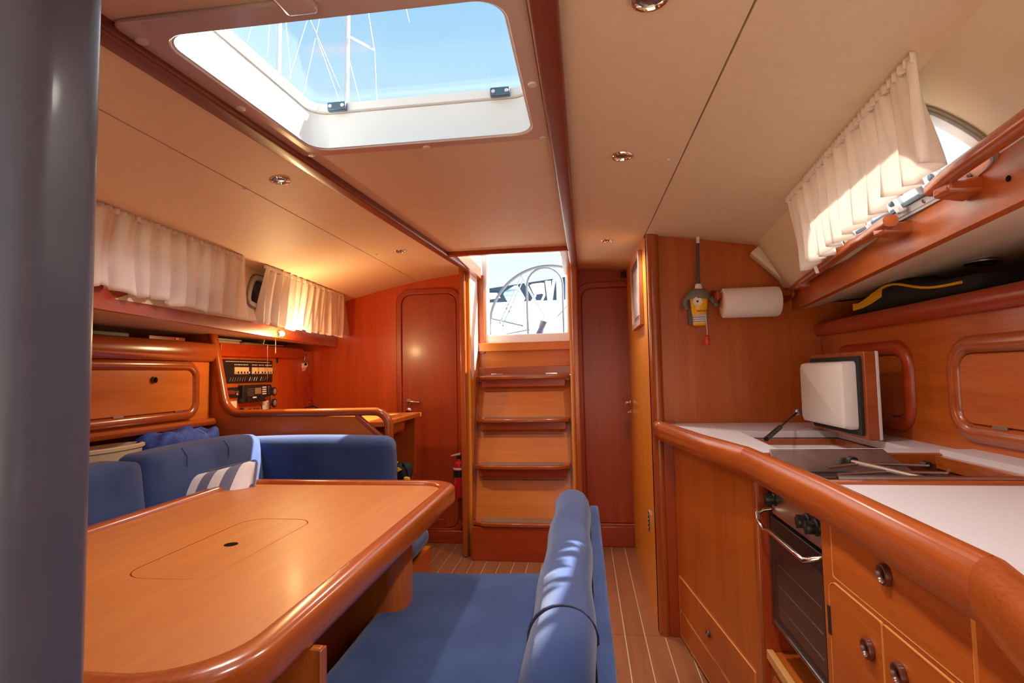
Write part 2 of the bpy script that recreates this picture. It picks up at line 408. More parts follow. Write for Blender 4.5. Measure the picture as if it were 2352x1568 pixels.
# deck above so that no light leaks in
dk = struct('roof', 'deck over the cabin')
def slab(x0_, x1_, y0_, y1_):
    a, b = zc(y0_)+.095, zc(y1_)+.095
    B().hexa([(x0_, y0_, a), (x1_, y0_, a), (x1_, y1_, b), (x0_, y1_, b), (x0_, y0_, a+.03), (x1_, y0_, a+.03), (x1_, y1_, b+.03), (x0_, y1_, b+.03)]).build('deck_panel', GEL, dk, smooth=False)
slab(-1.35, HX0-.03, YF, 3.72); slab(HX1+.03, .50, YF, 3.72); slab(HX0-.03, HX1+.03, YF, HY0-.03); slab(HX0-.03, HX1+.03, HY1+.03, YH-.02)

# port & starboard coachroof sides (with the portlights let in)
def side(name, xt, zt, xb, zb, ya, yb, hole, sgn, label):
    st = struct(name, label)
    A = Vector((xt(ya), ya, zt(ya))); Bv = Vector((xt(yb), yb, zt(yb))); Cv = Vector((xb(ya), ya, zb(ya)))
    fr = Fr(A, Bv-A, Cv-A)
    fr.o = fr.o + Vector((.05*sgn if sgn < 0 else .015, 0, 0))
    if fr.n.x*sgn > 0: inside = -1      # n points outboard
    else: inside = 1
    return st, fr, inside
zt = lambda y: zceil(xeR(y), y)
stR, frR, inR = side('wall_right', xeR, zt, xfR, lambda y: 1.49, .3, 2.51, None, 1, 'vinyl lined cabin side above the galley')
def plate(fr, rect, hole, c0, c1, n_=None):
    """rect with a convex hole (same vertex count by radial projection)"""
    (x0_, y0_, x1_, y1_) = rect; cx = sum(h[0] for h in hole)/len(hole); cy = sum(h[1] for h in hole)/len(hole)
    pts = list(hole)
    # add corner directions
    outer = []
    for (a, b) in pts:
        dx, dy = a-cx, b-cy
        t = min([(x1_-cx)/dx if dx > 0 else (x0_-cx)/dx if dx < 0 else 9e9, (y1_-cy)/dy if dy > 0 else (y0_-cy)/dy if dy < 0 else 9e9])
        outer.append([cx+dx*t, cy+dy*t])
    for X, Y in ((x0_, y0_), (x1_, y0_), (x1_, y1_), (x0_, y1_)):
        i = min(range(len(outer)), key=lambda i: (outer[i][0]-X)**2+(outer[i][1]-Y)**2); outer[i] = [X, Y]
    return B().ring(fr, outer, pts, c0, c1)
# window outline in the side frame (a: aft, b: down/outboard)
def to_fr(fr, p): d = Vector(p)-fr.o; return d.dot(fr.u), d.dot(fr.v)
def smooth_outline(pts, n=4, it=3):
    for _ in range(it):
        q = []
        for i in range(len(pts)):
            a, b = pts[i], pts[(i+1) % len(pts)]
            q += [(a[0]*.75+b[0]*.25, a[1]*.75+b[1]*.25), (a[0]*.25+b[0]*.75, a[1]*.25+b[1]*.75)]
        pts = q
    return pts
hR = frR.v.dot(Vector((xfR(.3), .3, 1.49))-frR.o)
def wshape(a0, a1, b0, b1):
    return smooth_outline([(a0+.02, b1), (a0-.005, b1-.03), (a0+.07, b0+.005), (a0+.13, b0), (a1-.10, b0), (a1-.03, b0+.01), (a1+.01, b1-.02), (a1-.03, b1), ((a0+a1)/2, b1)], it=3)
def scale_out(ol, d):
    cx = sum(a for a, b in ol)/len(ol); cy = sum(b for a, b in ol)/len(ol); o = []
    n = len(ol)
    for i in range(n):
        (ax, ay), (bx, by) = ol[i-1], ol[(i+1) % n]; tx, ty = bx-ax, by-ay; l = math.hypot(tx, ty) or 1; nx, ny = ty/l, -tx/l
        if (ol[i][0]-cx)*nx+(ol[i][1]-cy)*ny < 0: nx, ny = -nx, -ny
        o.append((ol[i][0]+nx*d, ol[i][1]+ny*d))
    return o
wa0 = to_fr(frR, (.66, .965, 1.54))[0]; wa1 = to_fr(frR, (.77, 1.70, 1.55))[0]
oR = wshape(wa0, wa1, .055, .200)
LR = (Vector((xeR(2.52), 2.52, zt(2.52)))-frR.o).length
plate(frR, (-.6, -.03, LR+.3, .24), scale_out(oR, .012), 0, .02*inR*-1).build('lining', VINYL2, stR)
def portlight(idx, fr, ol, inn, label, hinges=True, glass=GLASS):
    st = struct('window_%d' % idx, label)
    B().ring(fr, scale_out(ol, .022), scale_out(ol, .012), .004*inn, .006*-inn).build('rubber_gasket', mat('gasket%d' % idx, (.25, .2, .15), .6), st)
    B().ring(fr, scale_out(ol, .014), scale_out(ol, -.008), .010*inn, -.03*inn).build('window_frame', ALU, st, bevel=.003)
    B().prism(fr, scale_out(ol, -.006), -.018*inn, -.014*inn).build('glass', glass, st, smooth=False)
    return st
w2 = portlight(2, frR, oR, inR, 'aluminium framed portlight half behind the short curtain')
# sash bar with hinges and clamps along the bottom of the window
bl = .188
B().fbox(frR, wa0+.10, bl-.006, .008*inR, wa1-.04, bl+.004, .022*inR).build('hinge_rail', ALUD, w2, bevel=.002)
B().fbox(frR, wa0+.06, bl+.004, .006*inR, wa1-.02, bl+.020, .012*inR).build('hinge_plate', ALU, w2, bevel=.002)
for t in (.16, .40, .62, .84):
    a = wa0+(wa1-wa0)*t
    g = B(); g.fbox(frR, a-.014, bl-.026, .010*inR, a+.014, bl+.012, .028*inR); g.build('hinge_bracket', ALU, w2, bevel=.006)
    B().lathe(frR.p(a, bl-.018, .028*inR), frR.n*inR, [(0, 0), (.008, 0), (.008, .004), (.005, .006), (0, .006)], 12).build('knob', ALUD, w2)
g = B(); g.tube([frR.p(wa0+.13, bl-.045, .02*inR), frR.p(wa0+.17, bl-.03, .03*inR), frR.p(wa0+.19, bl-.005, .02*inR)], .007, 8); g.build('latch_handle', ALU, w2)
for t in (.08, .3, .52, .74): B().lathe(frR.p(wa0+(wa1-wa0)*t, bl+.013, .012*inR), frR.n*inR, [(0, 0), (.005, 0), (.004, .002), (0, .002)], 8).build('screw', STEELD, w2)

# moulded end cap where the cabin side meets the galley bulkhead
a_, b_, c_ = Vector((.764, 2.508, 1.717)), Vector((.93, 2.508, 1.51)), Vector((.80, 2.30, 1.66))
B().sweep([(.772, 2.495, 1.684), (.785, 2.49, 1.668), (.93, 2.47, 1.515)], rrect_prof(.05, .05, .012), (0, 1, 0)).build('corner_moulding', VINYL2, stR)

# port side
ztL = lambda y: zceil(xeL(y), y)
stL, frL, inL = side('wall_left', xeL, ztL, xfL, lambda y: 1.42, .3, 3.69, None, -1, 'vinyl lined cabin side behind the long curtains')
oL = wshape(to_fr(frL, (-1.5, 1.35, 1.5))[0], to_fr(frL, (-1.5, 2.02, 1.5))[0], .05, .19)
oL2 = wshape(to_fr(frL, (-1.54, 2.26, 1.5))[0], to_fr(frL, (-1.5, 2.98, 1.5))[0], .05, .19)
LL = (Vector((xeL(3.69), 3.69, ztL(3.69)))-frL.o).length
midL = (to_fr(frL, (-1.5, 2.14, 1.5))[0])
plate(frL, (-.6, -.03, midL, .26), scale_out(oL, .012), 0, -.02*inL).build('lining', VINYL2, stL)
plate(frL, (midL, -.03, LL, .26), scale_out(oL2, .012), 0, -.02*inL).build('lining', VINYL2, stL)
portlight(3, frL, oL, inL, 'portlight hidden behind the long white curtain')
portlight(4, frL, oL2, inL, 'white framed portlight showing dark between the two white curtains', glass=SMOKE)

# fascias and under-deck linings
def fascia(name, xf, z0_, z1_, ya, yb, sgn, m, label):
    st = struct(name, label); n = 10; rings = []
    for i in range(n+1):
        y = ya+(yb-ya)*i/n; x = xf(y)
        rings.append([Vector((x, y, z0_)), Vector((x, y, z1_-.008)), Vector((x+.004*sgn, y, z1_)), Vector((x+.022*sgn, y, z1_)), Vector((x+.022*sgn, y, z0_))])
    B().loft(rings).build('fascia_board', m, st)
    return st
f5 = fascia('trim_3', xfR, 1.408, 1.508, .35, 2.495, 1, WY, 'orange wooden fascia board under the starboard portlight')
f6 = fascia('trim_4', xfL, 1.372, 1.452, .6, 3.68, -1, DY, 'red wooden fascia board under the port curtains')
ud = struct('ceiling_right', 'beige lining under the side deck over the galley')
yl = [.35+i*(2.505-.35)/10 for i in range(11)]
B().loft([[Vector((xfR(y)+.012, y, 1.412)), Vector((xfR(y)+.12, y, 1.43)), Vector((xfR(y)+.30, y, 1.475)), Vector((1.75, y, 1.49)), Vector((1.75, y, 1.51)), Vector((xfR(y)+.012, y, 1.43))] for y in yl]).build('lining', VINYL2, ud)
udl = struct('ceiling_left', 'cream lining under the port side deck')
yl = [.6+i*(3.685-.6)/12 for i in range(13)]
B().loft([[Vector((xfL(y)-.012, y, 1.376)), Vector((xfL(y)-.10, y, 1.385)), Vector((xfL(y)-.28, y, 1.40)), Vector((-2.5, y, 1.40)), Vector((-2.5, y, 1.42)), Vector((xfL(y)-.012, y, 1.40))] for y in yl]).build('lining', VINYL2, udl)
# hull skins outside
hl = struct('wall_hull', 'hull planking behind lockers')
B().box((-2.42, -1.6, 0), (-2.38, 4, 1.50)).build('hull_panel', WY, hl, smooth=False)
B().box((1.62, -1.6, 0), (1.66, 4, 1.55)).build('hull_panel', WY, hl, smooth=False)

# galley bulkhead (athwartships) and heads partition with rounded corner post
YG = 2.51
gb = struct('wall_galley', 'orange wooden bulkhead behind the galley')
pts = [(.30, 0), (1.66, 0), (1.66, 1.55), (.93, 1.55), (.764, 1.735), (.55, 1.79), (.31, 1.84), (.30, 1.84)]
pr_y(pts, YG, YG+.025).build('panel', WZ, gb, smooth=False)
hd = struct('wall_heads', 'bright orange wooden partition with a hung picture')
B().box((.30, YG+.02, 0), (.325, YB, 1.86)).build('panel', HEADS, hd, smooth=False)
g = B(); prf = [(.300+.0, YG+.03), (.300, YG-.012)] + [(.327+.027*math.cos(math.radians(a)), YG-.012+.026*math.sin(math.radians(a))) for a in range(180, 361, 20)] + [(.354, YG+.03)]
g.loft([[Vector((x, y, z)) for x, y in prf] for z in (0.0, 1.835)])
g.build('corner_post', TZ, hd)
B().box((.344, YG-.035, 0.0), (.40, YG+.01, .93)).build('skirting', DZ, gb, smooth=False)
B().box((.3, YG-.03, -.0), (.352, YG+.02, .012)).build('base_cap', DZ, hd)
# oval switch on the corner post side
sw = thing('wall_switch', 'black oval switch low on the orange partition edge', 'switch', (.299, YG+.19, .43))
fr = Fr((.30, YG+.20, .43), (0, -1, 0), (0, 0, 1))
B().prism(fr, rr(-.014, -.055, .014, .055, .0139), 0, .006).build('plate', CHROME, sw, bevel=.002)
B().prism(fr, rr(-.010, -.048, .010, .048, .0099), .006, .009).build('rocker', BLACK, sw)
for k in range(4): B().lathe(fr.p(0, -.03+.02*k, .009), fr.n, [(0, 0), (.003, 0), (.002, .002), (0, .002)], 8).build('button', LABEL, sw)

# ---- doors of the aft bulkhead
def wdoor(idx, x0_, x1_, z0_, z1_, label, rad=.07, handle=None):
    st = struct('door_%d' % idx, label)
    fr = Fr((0, YB, 0), (1, 0, 0), (0, 0, 1))
    B().ring(fr, rr(x0_-.040, z0_-.04, x1_+.040, z1_+.040, rad+.035), rr(x0_, z0_, x1_, z1_, rad), .0, .018).build('door_frame', DZ, st, bevel=.006, seg=3)
    B().prism(fr, rr(x0_+.003, z0_+.003, x1_-.003, z1_-.003, rad), -.004, .010).build('door_panel', DZ, st, bevel=.003)
    return st, fr
d1, fr1 = wdoor(1, -1.282, -.880, .10, 1.735, 'port red-brown cabin door with a rounded panel')
d2, fr2 = wdoor(2, -.005, .60, .15, 1.73, 'red-brown cabin door beside the companion ladder')
def handle(fr, a, b, st, flip=1, key=True):
    h = B(); h.lathe(fr.p(a, b, .010), fr.n, [(0, 0), (.022, 0), (.022, .004), (.016, .010), (.009, .012), (.009, .040), (0, .042)], 16)
    ho = h.build('door_handle', CHROME, st)
    B().tube([fr.p(a, b, .045), fr.p(a+flip*.02, b+.004, .05), fr.p(a+flip*.055, b, .05), fr.p(a+flip*.09, b-.002, .046)], [.010, .011, .009, .006], 10).build('lever', CHROME, ho)
    if key:
        B().lathe(fr.p(a, b-.062, .010), fr.n, [(0, 0), (.021, 0), (.021, .004), (.014, .008), (.006, .008), (.006, .018), (0, .018)], 16).build('lock', CHROME, st)
handle(fr1, -1.235, .972, d1)
frh = Fr((.30, 3.52, 0), (0, 1, 0), (0, 0, 1)); frh.n = Vector((-1, 0, 0))
handle(frh, .0, .958, hd, -1)
B().prism(Fr((0, YB-.003, 0), (1, 0, 0), (0, 0, 1)), [(-1.34, .0), (-.80, 0), (-.80, .085), (-1.34, .085)], 0, .02).build('baseboard', DX, wa, bevel=.004)
B().prism(Fr((0, YB-.003, 0), (1, 0, 0), (0, 0, 1)), [(-.02, .0), (.30, 0), (.30, .13), (-.02, .13)], 0, .02).build('baseboard', DX, wa, bevel=.004)
# small locker flap low on the port door side
B().prism(fr1, rr(-1.19, .07, -.98, .16, .008), .0, .014).build('kick_panel', DX, d1, bevel=.003)

# ---- companionway: posts, linings, header
cw = struct('wall_companionway', 'orange timber lining of the companionway')
for x in (-.775, -.045):
    B().box((x-.020, 3.395, 0), (x+.020, 3.45, 1.86)).build('post', TZ, cw, bevel=.010, seg=3)
B().box((-.755, 3.44, 0), (-.735, 4.02, 1.84)).build('side_lining', HEADS, cw, smooth=False)
B().box((-.085, 3.44, 0), (-.065, 4.02, 1.84)).build('side_lining', HEADS, cw, smooth=False)
B().box((-.735, 3.735, 1.20), (-.085, 3.76, 1.375)).build('back_board', LADDER, cw, bevel=.002)
B().box((-.735, 3.70, 1.315), (-.085, 3.74, 1.375)).build('ledge', LADDER, cw, bevel=.004)
B().box((-.735, 3.69, 1.145), (-.085, 3.74, 1.206)).build('ledge', TX, cw, bevel=.004)
# side jambs of the washboard slot
B().box((-.735, 3.72, 1.30), (-.690, 3.80, 1.86)).build('jamb', WZ, cw, bevel=.003)
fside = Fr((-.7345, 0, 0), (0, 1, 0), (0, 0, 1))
B().prism(fside, [(3.455, 1.83), (3.455, 1.18), (3.50, 1.12), (3.715, 1.34), (3.715, 1.83)], 0, .003).build('sunlit_white_lining', GEL, cw, smooth=False)  # white facing; its pointed foot is cut along the edge of the sunlight
sill = struct('trim_5', 'white moulded sill of the companionway')
fr = Fr((0, 3.80, 0), (1, 0, 0), (0, 0, 1))
B().ring(fr, rr(-.705, 1.365, -.080, 2.05, .01), rr(-.672, 1.435, -.105, 2.02, .012), -.06, .05).build('sill_frame', GEL, sill, bevel=.006)
B().box((-.75, 3.86, 1.38), (-.06, 4.0, 1.43)).build('threshold', GEL, sill, bevel=.01)
# header and sloping cheeks of the roof opening
hdz = zc(YH)
B().box((XL+.018, YH-.03, hdz-.026), (XR-.018, YH, hdz+.06)).build('header', DX, cw, bevel=.004)
B().box((XL+.0, YH, zc(YH)+.0), (XL+.04, 3.66, 1.90)).build('cheek', TY, cw, bevel=.004)
B().box((XR-.07, YH, zc(YH)+.0), (XR-.0, 3.66, 1.90)).build('cheek', TY, cw, bevel=.004)
B().box((XL-.02, 3.60, 1.835), (XL+.03, 3.70, 1.90)).build('cap', TX, cw, bevel=.004)
B().box((XR-.03, 3.58, 1.84), (XR+.03, 3.70, 1.92)).build('cap', TX, cw, bevel=.004)

# ---- companion ladder
ld = thing('companion_ladder', 'wooden companionway ladder with four wide clipped-corner treads', 'ladder', (-.41, 3.5, 0))
xa, xb = -.722, -.095
Yt = [3.55, 3.475, 3.40, 3.335]; Zt = [1.142, .862, .573, .232]
def rise(z): return 3.40+.27*(z/1.15)          # the sloping riser plane
B().hexa([(xa, rise(0), .0), (xb, rise(0), 0), (xb, rise(0)+.02, 0), (xa, rise(0)+.02, 0), (xa, rise(1.14), 1.14), (xb, rise(1.14), 1.14), (xb, rise(1.14)+.02, 1.14), (xa, rise(1.14)+.02, 1.14)]).build('riser_panel', LADDER, ld, smooth=False)
for x in (xa-.006, xb+.006):
    B().hexa([(x-.008, rise(0)-.03, 0), (x+.008, rise(0)-.03, 0), (x+.008, rise(0)+.06, 0), (x-.008, rise(0)+.06, 0), (x-.008, rise(1.14)-.03, 1.14), (x+.008, rise(1.14)-.03, 1.14), (x+.008, rise(1.14)+.06, 1.14), (x-.008, rise(1.14)+.06, 1.14)]).build('stringer', TZ, ld, bevel=.002)
for i, (y, z) in enumerate(zip(Yt, Zt)):
    yb_ = rise(z)+.01; c = .075; yb_ = max(yb_, y+.10)
    f = Fr((0, 0, z), (1, 0, 0), (0, 1, 0))
    ol = [(xa+.005, yb_), (xa+.005, y+.045), (xa+c, y), (xb-c, y), (xb-.005, y+.045), (xb-.005, yb_)]
    tr = B().prism(f, ol, -.024, 0).build('tread', TX, ld, bevel=.006, seg=3)
    g_ = [(xa+.055, yb_-.008), (xa+.055, y+.045), (xa+c+.025, y+.022), (xb-c-.025, y+.022), (xb-.055, y+.045), (xb-.055, yb_-.008)]
    B().prism(f, g_, -.001, .0025).build('grip_pad', GRIP, tr, smooth=False)
    if i < 3:
        B().box((xa+.03, y+.045, z-.075), (xb-.03, y+.065, z-.022)).build('cleat', DX, ld, bevel=.003)
    if i in (0, 1, 2):
        zz = z-.105
        B().box((xa+.05, rise(zz)-.004, zz-.004), (xb-.05, rise(zz)+.006, zz+.0)).build('groove_strip', DX, ld, smooth=False)
B().box((xa, 3.345, .0), (xb, 3.365, .205)).build('kick_board', DX, ld, bevel=.003)
B().box((xa, 3.66, 1.06), (xb, 3.735, 1.150)).build('top_board', TX, ld, bevel=.003)
for x in (-.60, -.22): B().box((x-.04, 3.680, 1.146), (x+.04, 3.690, 1.158)).build('hinge', CHROME, ld, bevel=.002)

# ---- hatch
w1 = struct('window_1', 'big square roof hatch open to the sky')
cf = Fr((0, 0, zc(0)-.004), (1, 0, 0), (0, 1, .05))
ky = math.sqrt(1+.05**2)
inner = rr(HX0, HY0*ky, HX1, HY1*ky, .05, 8); outer = rr(HX0-.044, (HY0-.045)*ky, HX1+.035, (HY1+.035)*ky, .02, 8)
B().ring(cf, outer, inner, -.004, .004).build('flange', FLANGE, w1, bevel=.003)
def ringat(ol, dz, d): return [cf.p(a, b, dz) for a, b in scale_out(ol, d)]
B().loft([ringat(inner, .0, .006), ringat(inner, .0, -.004), ringat(inner, .012, .0), ringat(inner, .086, -.002), ringat(inner, .088, .02), ringat(inner, .02, .02)], caps=False).build('liner', GEL, w1)
B().loft([ringat(inner, .088, .02), ringat(inner, .088, -.002), ringat(inner, .090, -.010), ringat(inner, .108, -.013), ringat(inner, .114, .02)], caps=False).build('window_frame', GEL, w1)
B().prism(cf, scale_out(inner, .01), .116, .122).build('glass', GLASS, w1, smooth=False)
for a in (-.598, -.182):
    g = B(); g.fbox(cf, a-.024, (HY1-.024)*ky, .086, a+.024, (HY1-.010)*ky, .108); hg = g.build('hinge', ALUD, w1, bevel=.003)
    for s in (-1, 1): B().lathe(cf.p(a+s*.016, (HY1-.024)*ky, .098), (0, -1, 0), [(0, 0), (.005, 0), (.004, .002), (0, .002)], 10).build('screw', LABEL, hg)
g = B(); g.fbox(cf, -.425, (HY0-.085)*ky, -.018, -.375, (HY0-.032)*ky, -.002); g.build('hatch_catch', FLANGE, w1, bevel=.006)
for a, b in ((-.700, .757), (-.698, 1.009), (-.690, 1.288), (-.382, 1.297), (-.084, 1.02), (-.084, 1.296)):
    B().lathe(cf.p(a, b*ky, -.004), -cf.n, [(0, 0), (.010, 0), (.009, .003), (.004, .004), (0, .003)], 14).build('screw_cap', WHITEP, w1)

# ---- downlights
def downlight(x, y, label, z=None, grp='recessed ceiling downlights', r=.030, power=True):
    zz = zceil(x, y) if z is None else z
    t = thing('ceiling_downlight', label, 'light', (x, y, zz), grp)
    c = Vector((x, y, zz))
    B().lathe(c, (0, 0, -1), [(r*.62, -.004), (r, -.002), (r, .002), (r*.90, .006), (r*.74, .007), (r*.66, .003), (r*.62, -.004)], 24).build('bezel', CHROME, t)
    B().lathe(c, (0, 0, -1), [(0, -.003), (r*.64, -.003), (r*.64, .001), (r*.3, .003), (0, .003)], 20).build('lens', STEELD, t)
    if power: lamp('downlight_fill', c-Vector((0, 0, .02)), LAMP_W, size=.03, spot=150)  # interior fill added below a fixture that is itself unlit
    return t
pL1 = P(642, 413, z=1.68)
def onceil(px, py):
    z = 1.75
    for _ in range(12): p = P(px, py, z=z); z = zceil(p.x, p.y)
    return p
for px, py, lb in ((642, 413, 'brass-rimmed ceiling downlight nearest the hatch on the port side'), (917, 576, 'small round ceiling downlight near the port cabin door'),
                   (1430, 357, 'chrome ceiling downlight beside the seam, right of the hatch'), (1395, 551, 'small ceiling downlight by the heads partition'),
                   (1493, -8, 'ceiling downlight cut by the top edge of the frame')):
    p = onceil(px, py); downlight(p.x, p.y, lb)
for px, py, lb in ((1535, 366, 'white snap button in front of the big downlight by the starboard seam'), (1474, 517, 'white snap button just above the heads partition corner'), (561, 433, 'white snap button on the port seam beside the nearer port downlight'), (864, 584, 'white snap button on the port seam beside the farther port downlight'), (958, 635, 'white snap button where the port seam meets the aft bulkhead')):
    p = onceil(px, py); tag(B().lathe(p, (0, 0, -1), [(0, -.002), (.006, 0), (.005, .003), (0, .004)], 10).build('snap_button', WHITEP), lb, 'button', 'headliner snap buttons')
p = P(2260, 632, x=1.15); downlight(p.x, p.y, 'round lamp on the beige lining above the black bag', z=1.452, grp='under-deck lamp', r=.045, power=False)

# ================================================================== PORT SIDE
# settee
XLK = -1.95
st = thing('settee', 'blue velvet U-shaped settee behind the dining table', 'sofa', (-1.3, 2.0, 0))
B().box((-2.0, .3, 0), (-1.55, 2.58, .33)).build('base', WY, st, smooth=False)
B().box((-1.55, 2.06, 0), (-.76, 2.58, .33)).build('base', WX, st, smooth=False)
B().rbox((-1.66, 1.22, .40), (.30, .88, .075), .05, puff=.01).build('seat_cushion', VELVET, st)
def wq(p): return p
B().rbox((-1.29, 2.24, .405), (.545, .29, .055), .05, puff=.01).build('seat_cushion', VELVET, st)
def lean(dx, h):
    def f(p): p = p.copy(); p.x -= dx*(p.z+h)/(2*h); return p
    return f
def bcush(y0_, y1_, z1_, xface=-1.53, name='back_cushion'):
    h = (z1_-.44)/2
    return B().rbox((xface-.075, (y0_+y1_)/2, .44+h), (.075, (y1_-y0_)/2, h), .036, n=14, puff=.012, warp=lean(.05, h)).build(name, VELVET, st)
bcush(.5, 1.764, .878, -1.53)
bcush(1.768, 2.46, .888, -1.52)
h = .22
B().rbox((-1.325, 2.525, .66), (.40, .065, .205), .045, n=14, puff=.010).build('back_cushion', VELVET, st)
for yy in (1.95, 2.2):
    z = .895
    z -= .006; B().tube([(-1.62, yy, z+.004), (-1.585, yy, z-.002), (-1.560, yy-.004, z-.03), (-1.556, yy-.008, z-.07)], .0015, 6).build('stitch_line', PIPING, st)

# striped pillow
def pil(p):
    p = p.copy(); u, v = p.x/.222, p.z/.15
    k = (1-abs(u)**3)*(1-abs(v)**3); p.y = p.y*(.25+.75*max(0, k)**.5)
    p.x *= 1+.06*abs(v)**4; p.z *= 1+.10*abs(u)**4; return p
Mp = Matrix.Rotation(math.radians(-12), 3, 'Y') @ Matrix.Rotation(math.radians(-28), 3, 'X')
pw = thing('striped_pillow', 'grey and white striped pillow against the blue settee corner', 'pillow', (-1.46, 2.17, .47))
B().rbox((-1.53, 1.975, .635), (.225, .085, .15), .03, M=Mp, n=14, warp=pil).build('cover', PILLOW, pw)
ed = []
for a, b in rr(-.227, -.157, .227, .157, .03, 4):
    ed.append(Vector((-1.53, 1.975, .635))+Mp @ Vector((a*(1+.06*abs(b/.15)**4), 0, b*(1+.10*abs(a/.222)**4))))
B().tube(ed, .0045, 6, closed=True).build('piping', mat('pillow_piping', (.14, .15, .22), .8), pw)

# ---- port overhead locker
lk = thing('port_locker', 'glossy orange wooden locker with a framed flap above the settee', 'locker', (-2.1, 1.9, .94))
B().box((-2.36, .6, .955), (XLK, 2.585, 1.325)).build('body', PORTW, lk, smooth=False)
B().sweep([(XLK, .6, 1.305), (XLK, 2.60, 1.305)], [(-.02, -.052), (.018, -.052), (.030, -.035), (.034, -.01), (.032, .018), (.024, .036), (.01, .044), (-.02, .044)], (0, 0, 1)).build('top_rail', TY, lk)
B().sweep([(XLK, .6, .945), (XLK, 2.585, .945)], [(-.02, -.02), (.040, -.02), (.046, -.012), (.046, .0), (.036, .012), (-.02, .018)], (0, 0, 1)).build('bottom_rail', TY, lk)
def flap(fr, x0_, z0_, x1_, z1_, r, parent, knob=None, fw=.048, m=WY, fm=TY, hinge=None, nm='door'):
    """a flush flap in a proud rounded frame"""
    mid = rr(x0_-fw/2, z0_-fw/2, x1_+fw/2, z1_+fw/2, r+fw/2, 8)
    pr_ = [(x, z) for x, z in dome(fw, .019)]
    path = [fr.p(a, b, 0) for a, b in mid]
    B().sweep(path, pr_, fr.n, closed=True).build(nm+'_frame', fm, parent)
    d = B().prism(fr, rr(x0_+.002, z0_+.002, x1_-.002, z1_-.002, r, 8), .0, .008).build(nm, m, parent, bevel=.002)
    if knob: ringpull(fr, *knob, d)
    if hinge:
        for hx in hinge: B().fbox(fr, hx-.025, z0_-.004, .008, hx+.025, z0_+.004, .012).build('hinge', STEEL, d)
    return d
def ringpull(fr, a, b, parent, r=.016, name='ring_pull', base=.008):
    B().lathe(fr.p(a, b, base), fr.n, [(r*.62, 0), (r, 0), (r*1.05, .004), (r*.95, .009), (r*.78, .010), (r*.62, .006), (r*.60, .001)], 22).build(name, BROWN, parent)
    B().lathe(fr.p(a, b, base), fr.n, [(0, 0), (r*.62, 0), (r*.62, .0015), (0, .0015)], 16).build('finger_hole', DARKHOLE, parent)
frl = Fr((XLK, 0, 0), (0, -1, 0), (0, 0, 1)); frl.n = Vector((1, 0, 0))
frl = Fr((XLK+.001, 0, 0), (0, 1, 0), (0, 0, 1)); # n = +x
flap(frl, 1.55, 1.008, 2.455, 1.207, .04, lk, knob=(2.205, 1.162), fw=.046, hinge=(2.02, 2.36), m=PORTW)
B().box((-2.37, .6, .93), (-2.36, 2.585, .955)).build('back_board', WY, lk, smooth=False)

# things on the shelf above the locker
def onx(px, py, x): return P(px, py, x=x)
tag(B().box((-2.10, 1.83, 1.352), (-1.99, 2.12, 1.372)).build('flat_case', mat('case_grey', (.12, .14, .17), .5), bevel=.004), 'thin blue-grey case lying on top of the port locker', 'case')
rb = thing('wooden_box', 'low dark red box on the port locker shelf', 'box', (-2.06, 2.36, 1.352))
B().box((-2.12, 2.24, 1.351), (-2.0, 2.47, 1.372)).build('body', DY, rb, bevel=.003)
B().box((-2.001, 2.40, 1.358), (-1.995, 2.42, 1.368)).build('clasp', CHROME, rb)

# things on the ledge behind the settee back
tb = thing('storage_tub', 'beige oval tub behind the settee back cushion', 'tub', (-1.93, 1.86, .70))
ol = [(math.cos(2*PI*i/28), math.sin(2*PI*i/28)) for i in range(28)]
c = Vector((-1.91, 1.93, 0))
B().loft([[c+Vector((a*.07, b*.17, z)) for a, b in [(q[0]*s, q[1]*s) for q in ol]] for s, z in ((.86, .71), (1, .880), (1.07, .883), (1.07, .895), (.98, .899), (.96, .890), (.84, .73))]).build('body', TAN, tb)
bg_ = thing('cloth_bundle', 'folded royal blue patterned cloth behind the settee back', 'cloth', (-1.90, 2.36, .75))
def wv(p): p = p.copy(); p.z += .012*math.sin(p.y*38)+.012*math.sin(p.x*50+p.y*21); return p
B().rbox((-1.90, 2.30, .845), (.085, .215, .075), .05, n=16, warp=wv).build('fabric', ROPEB, bg_)
for k in range(5):
    B().tube([(-1.90+.086*math.cos(t), 2.20+k*.05+.012*math.sin(3*t), .845+.077*math.sin(t)) for t in [PI*i/12 for i in range(13)]], .003, 5).build('fold_edge', mat('pale_fold', (.25, .32, .7), .8) if k == 0 else bpy.data.materials['pale_fold'], bg_)
B().box((-2.37, .6, .60), (-1.83, 2.58, .70)).build('ledge', WY, st, smooth=False)

# ---- nav station partition with its S-shaped top edge
YP = 2.60
pt = thing('nav_partition', 'wooden half partition with a swooping rounded top rail behind the settee', 'partition', (-1.5, YP, 0))
crv = []
def arc(cx, cz, r, a0, a1, n=8): return [(cx+r*math.cos(math.radians(a0+(a1-a0)*i/n)), cz+r*math.sin(math.radians(a0+(a1-a0)*i/n))) for i in range(n+1)]
top = [(-1.957, 1.405), (-1.94, 1.33), (-1.885, 1.06)] + arc(-1.787, 1.075, .098, 190, 268, 8) + [(-1.4, .978), (-1.10, .980)] + arc(-1.055, .905, .075, 88, 5, 8) + [(-.978, .80), (-.978, .02)]
body = [(-2.36, 0), (-.985, 0)] + top[::-1][1:] + [(-2.36, 1.40)]
hole_top = [(-1.13, .957), (-1.05, .953), (-1.004, .915), (-1.003, .855)]
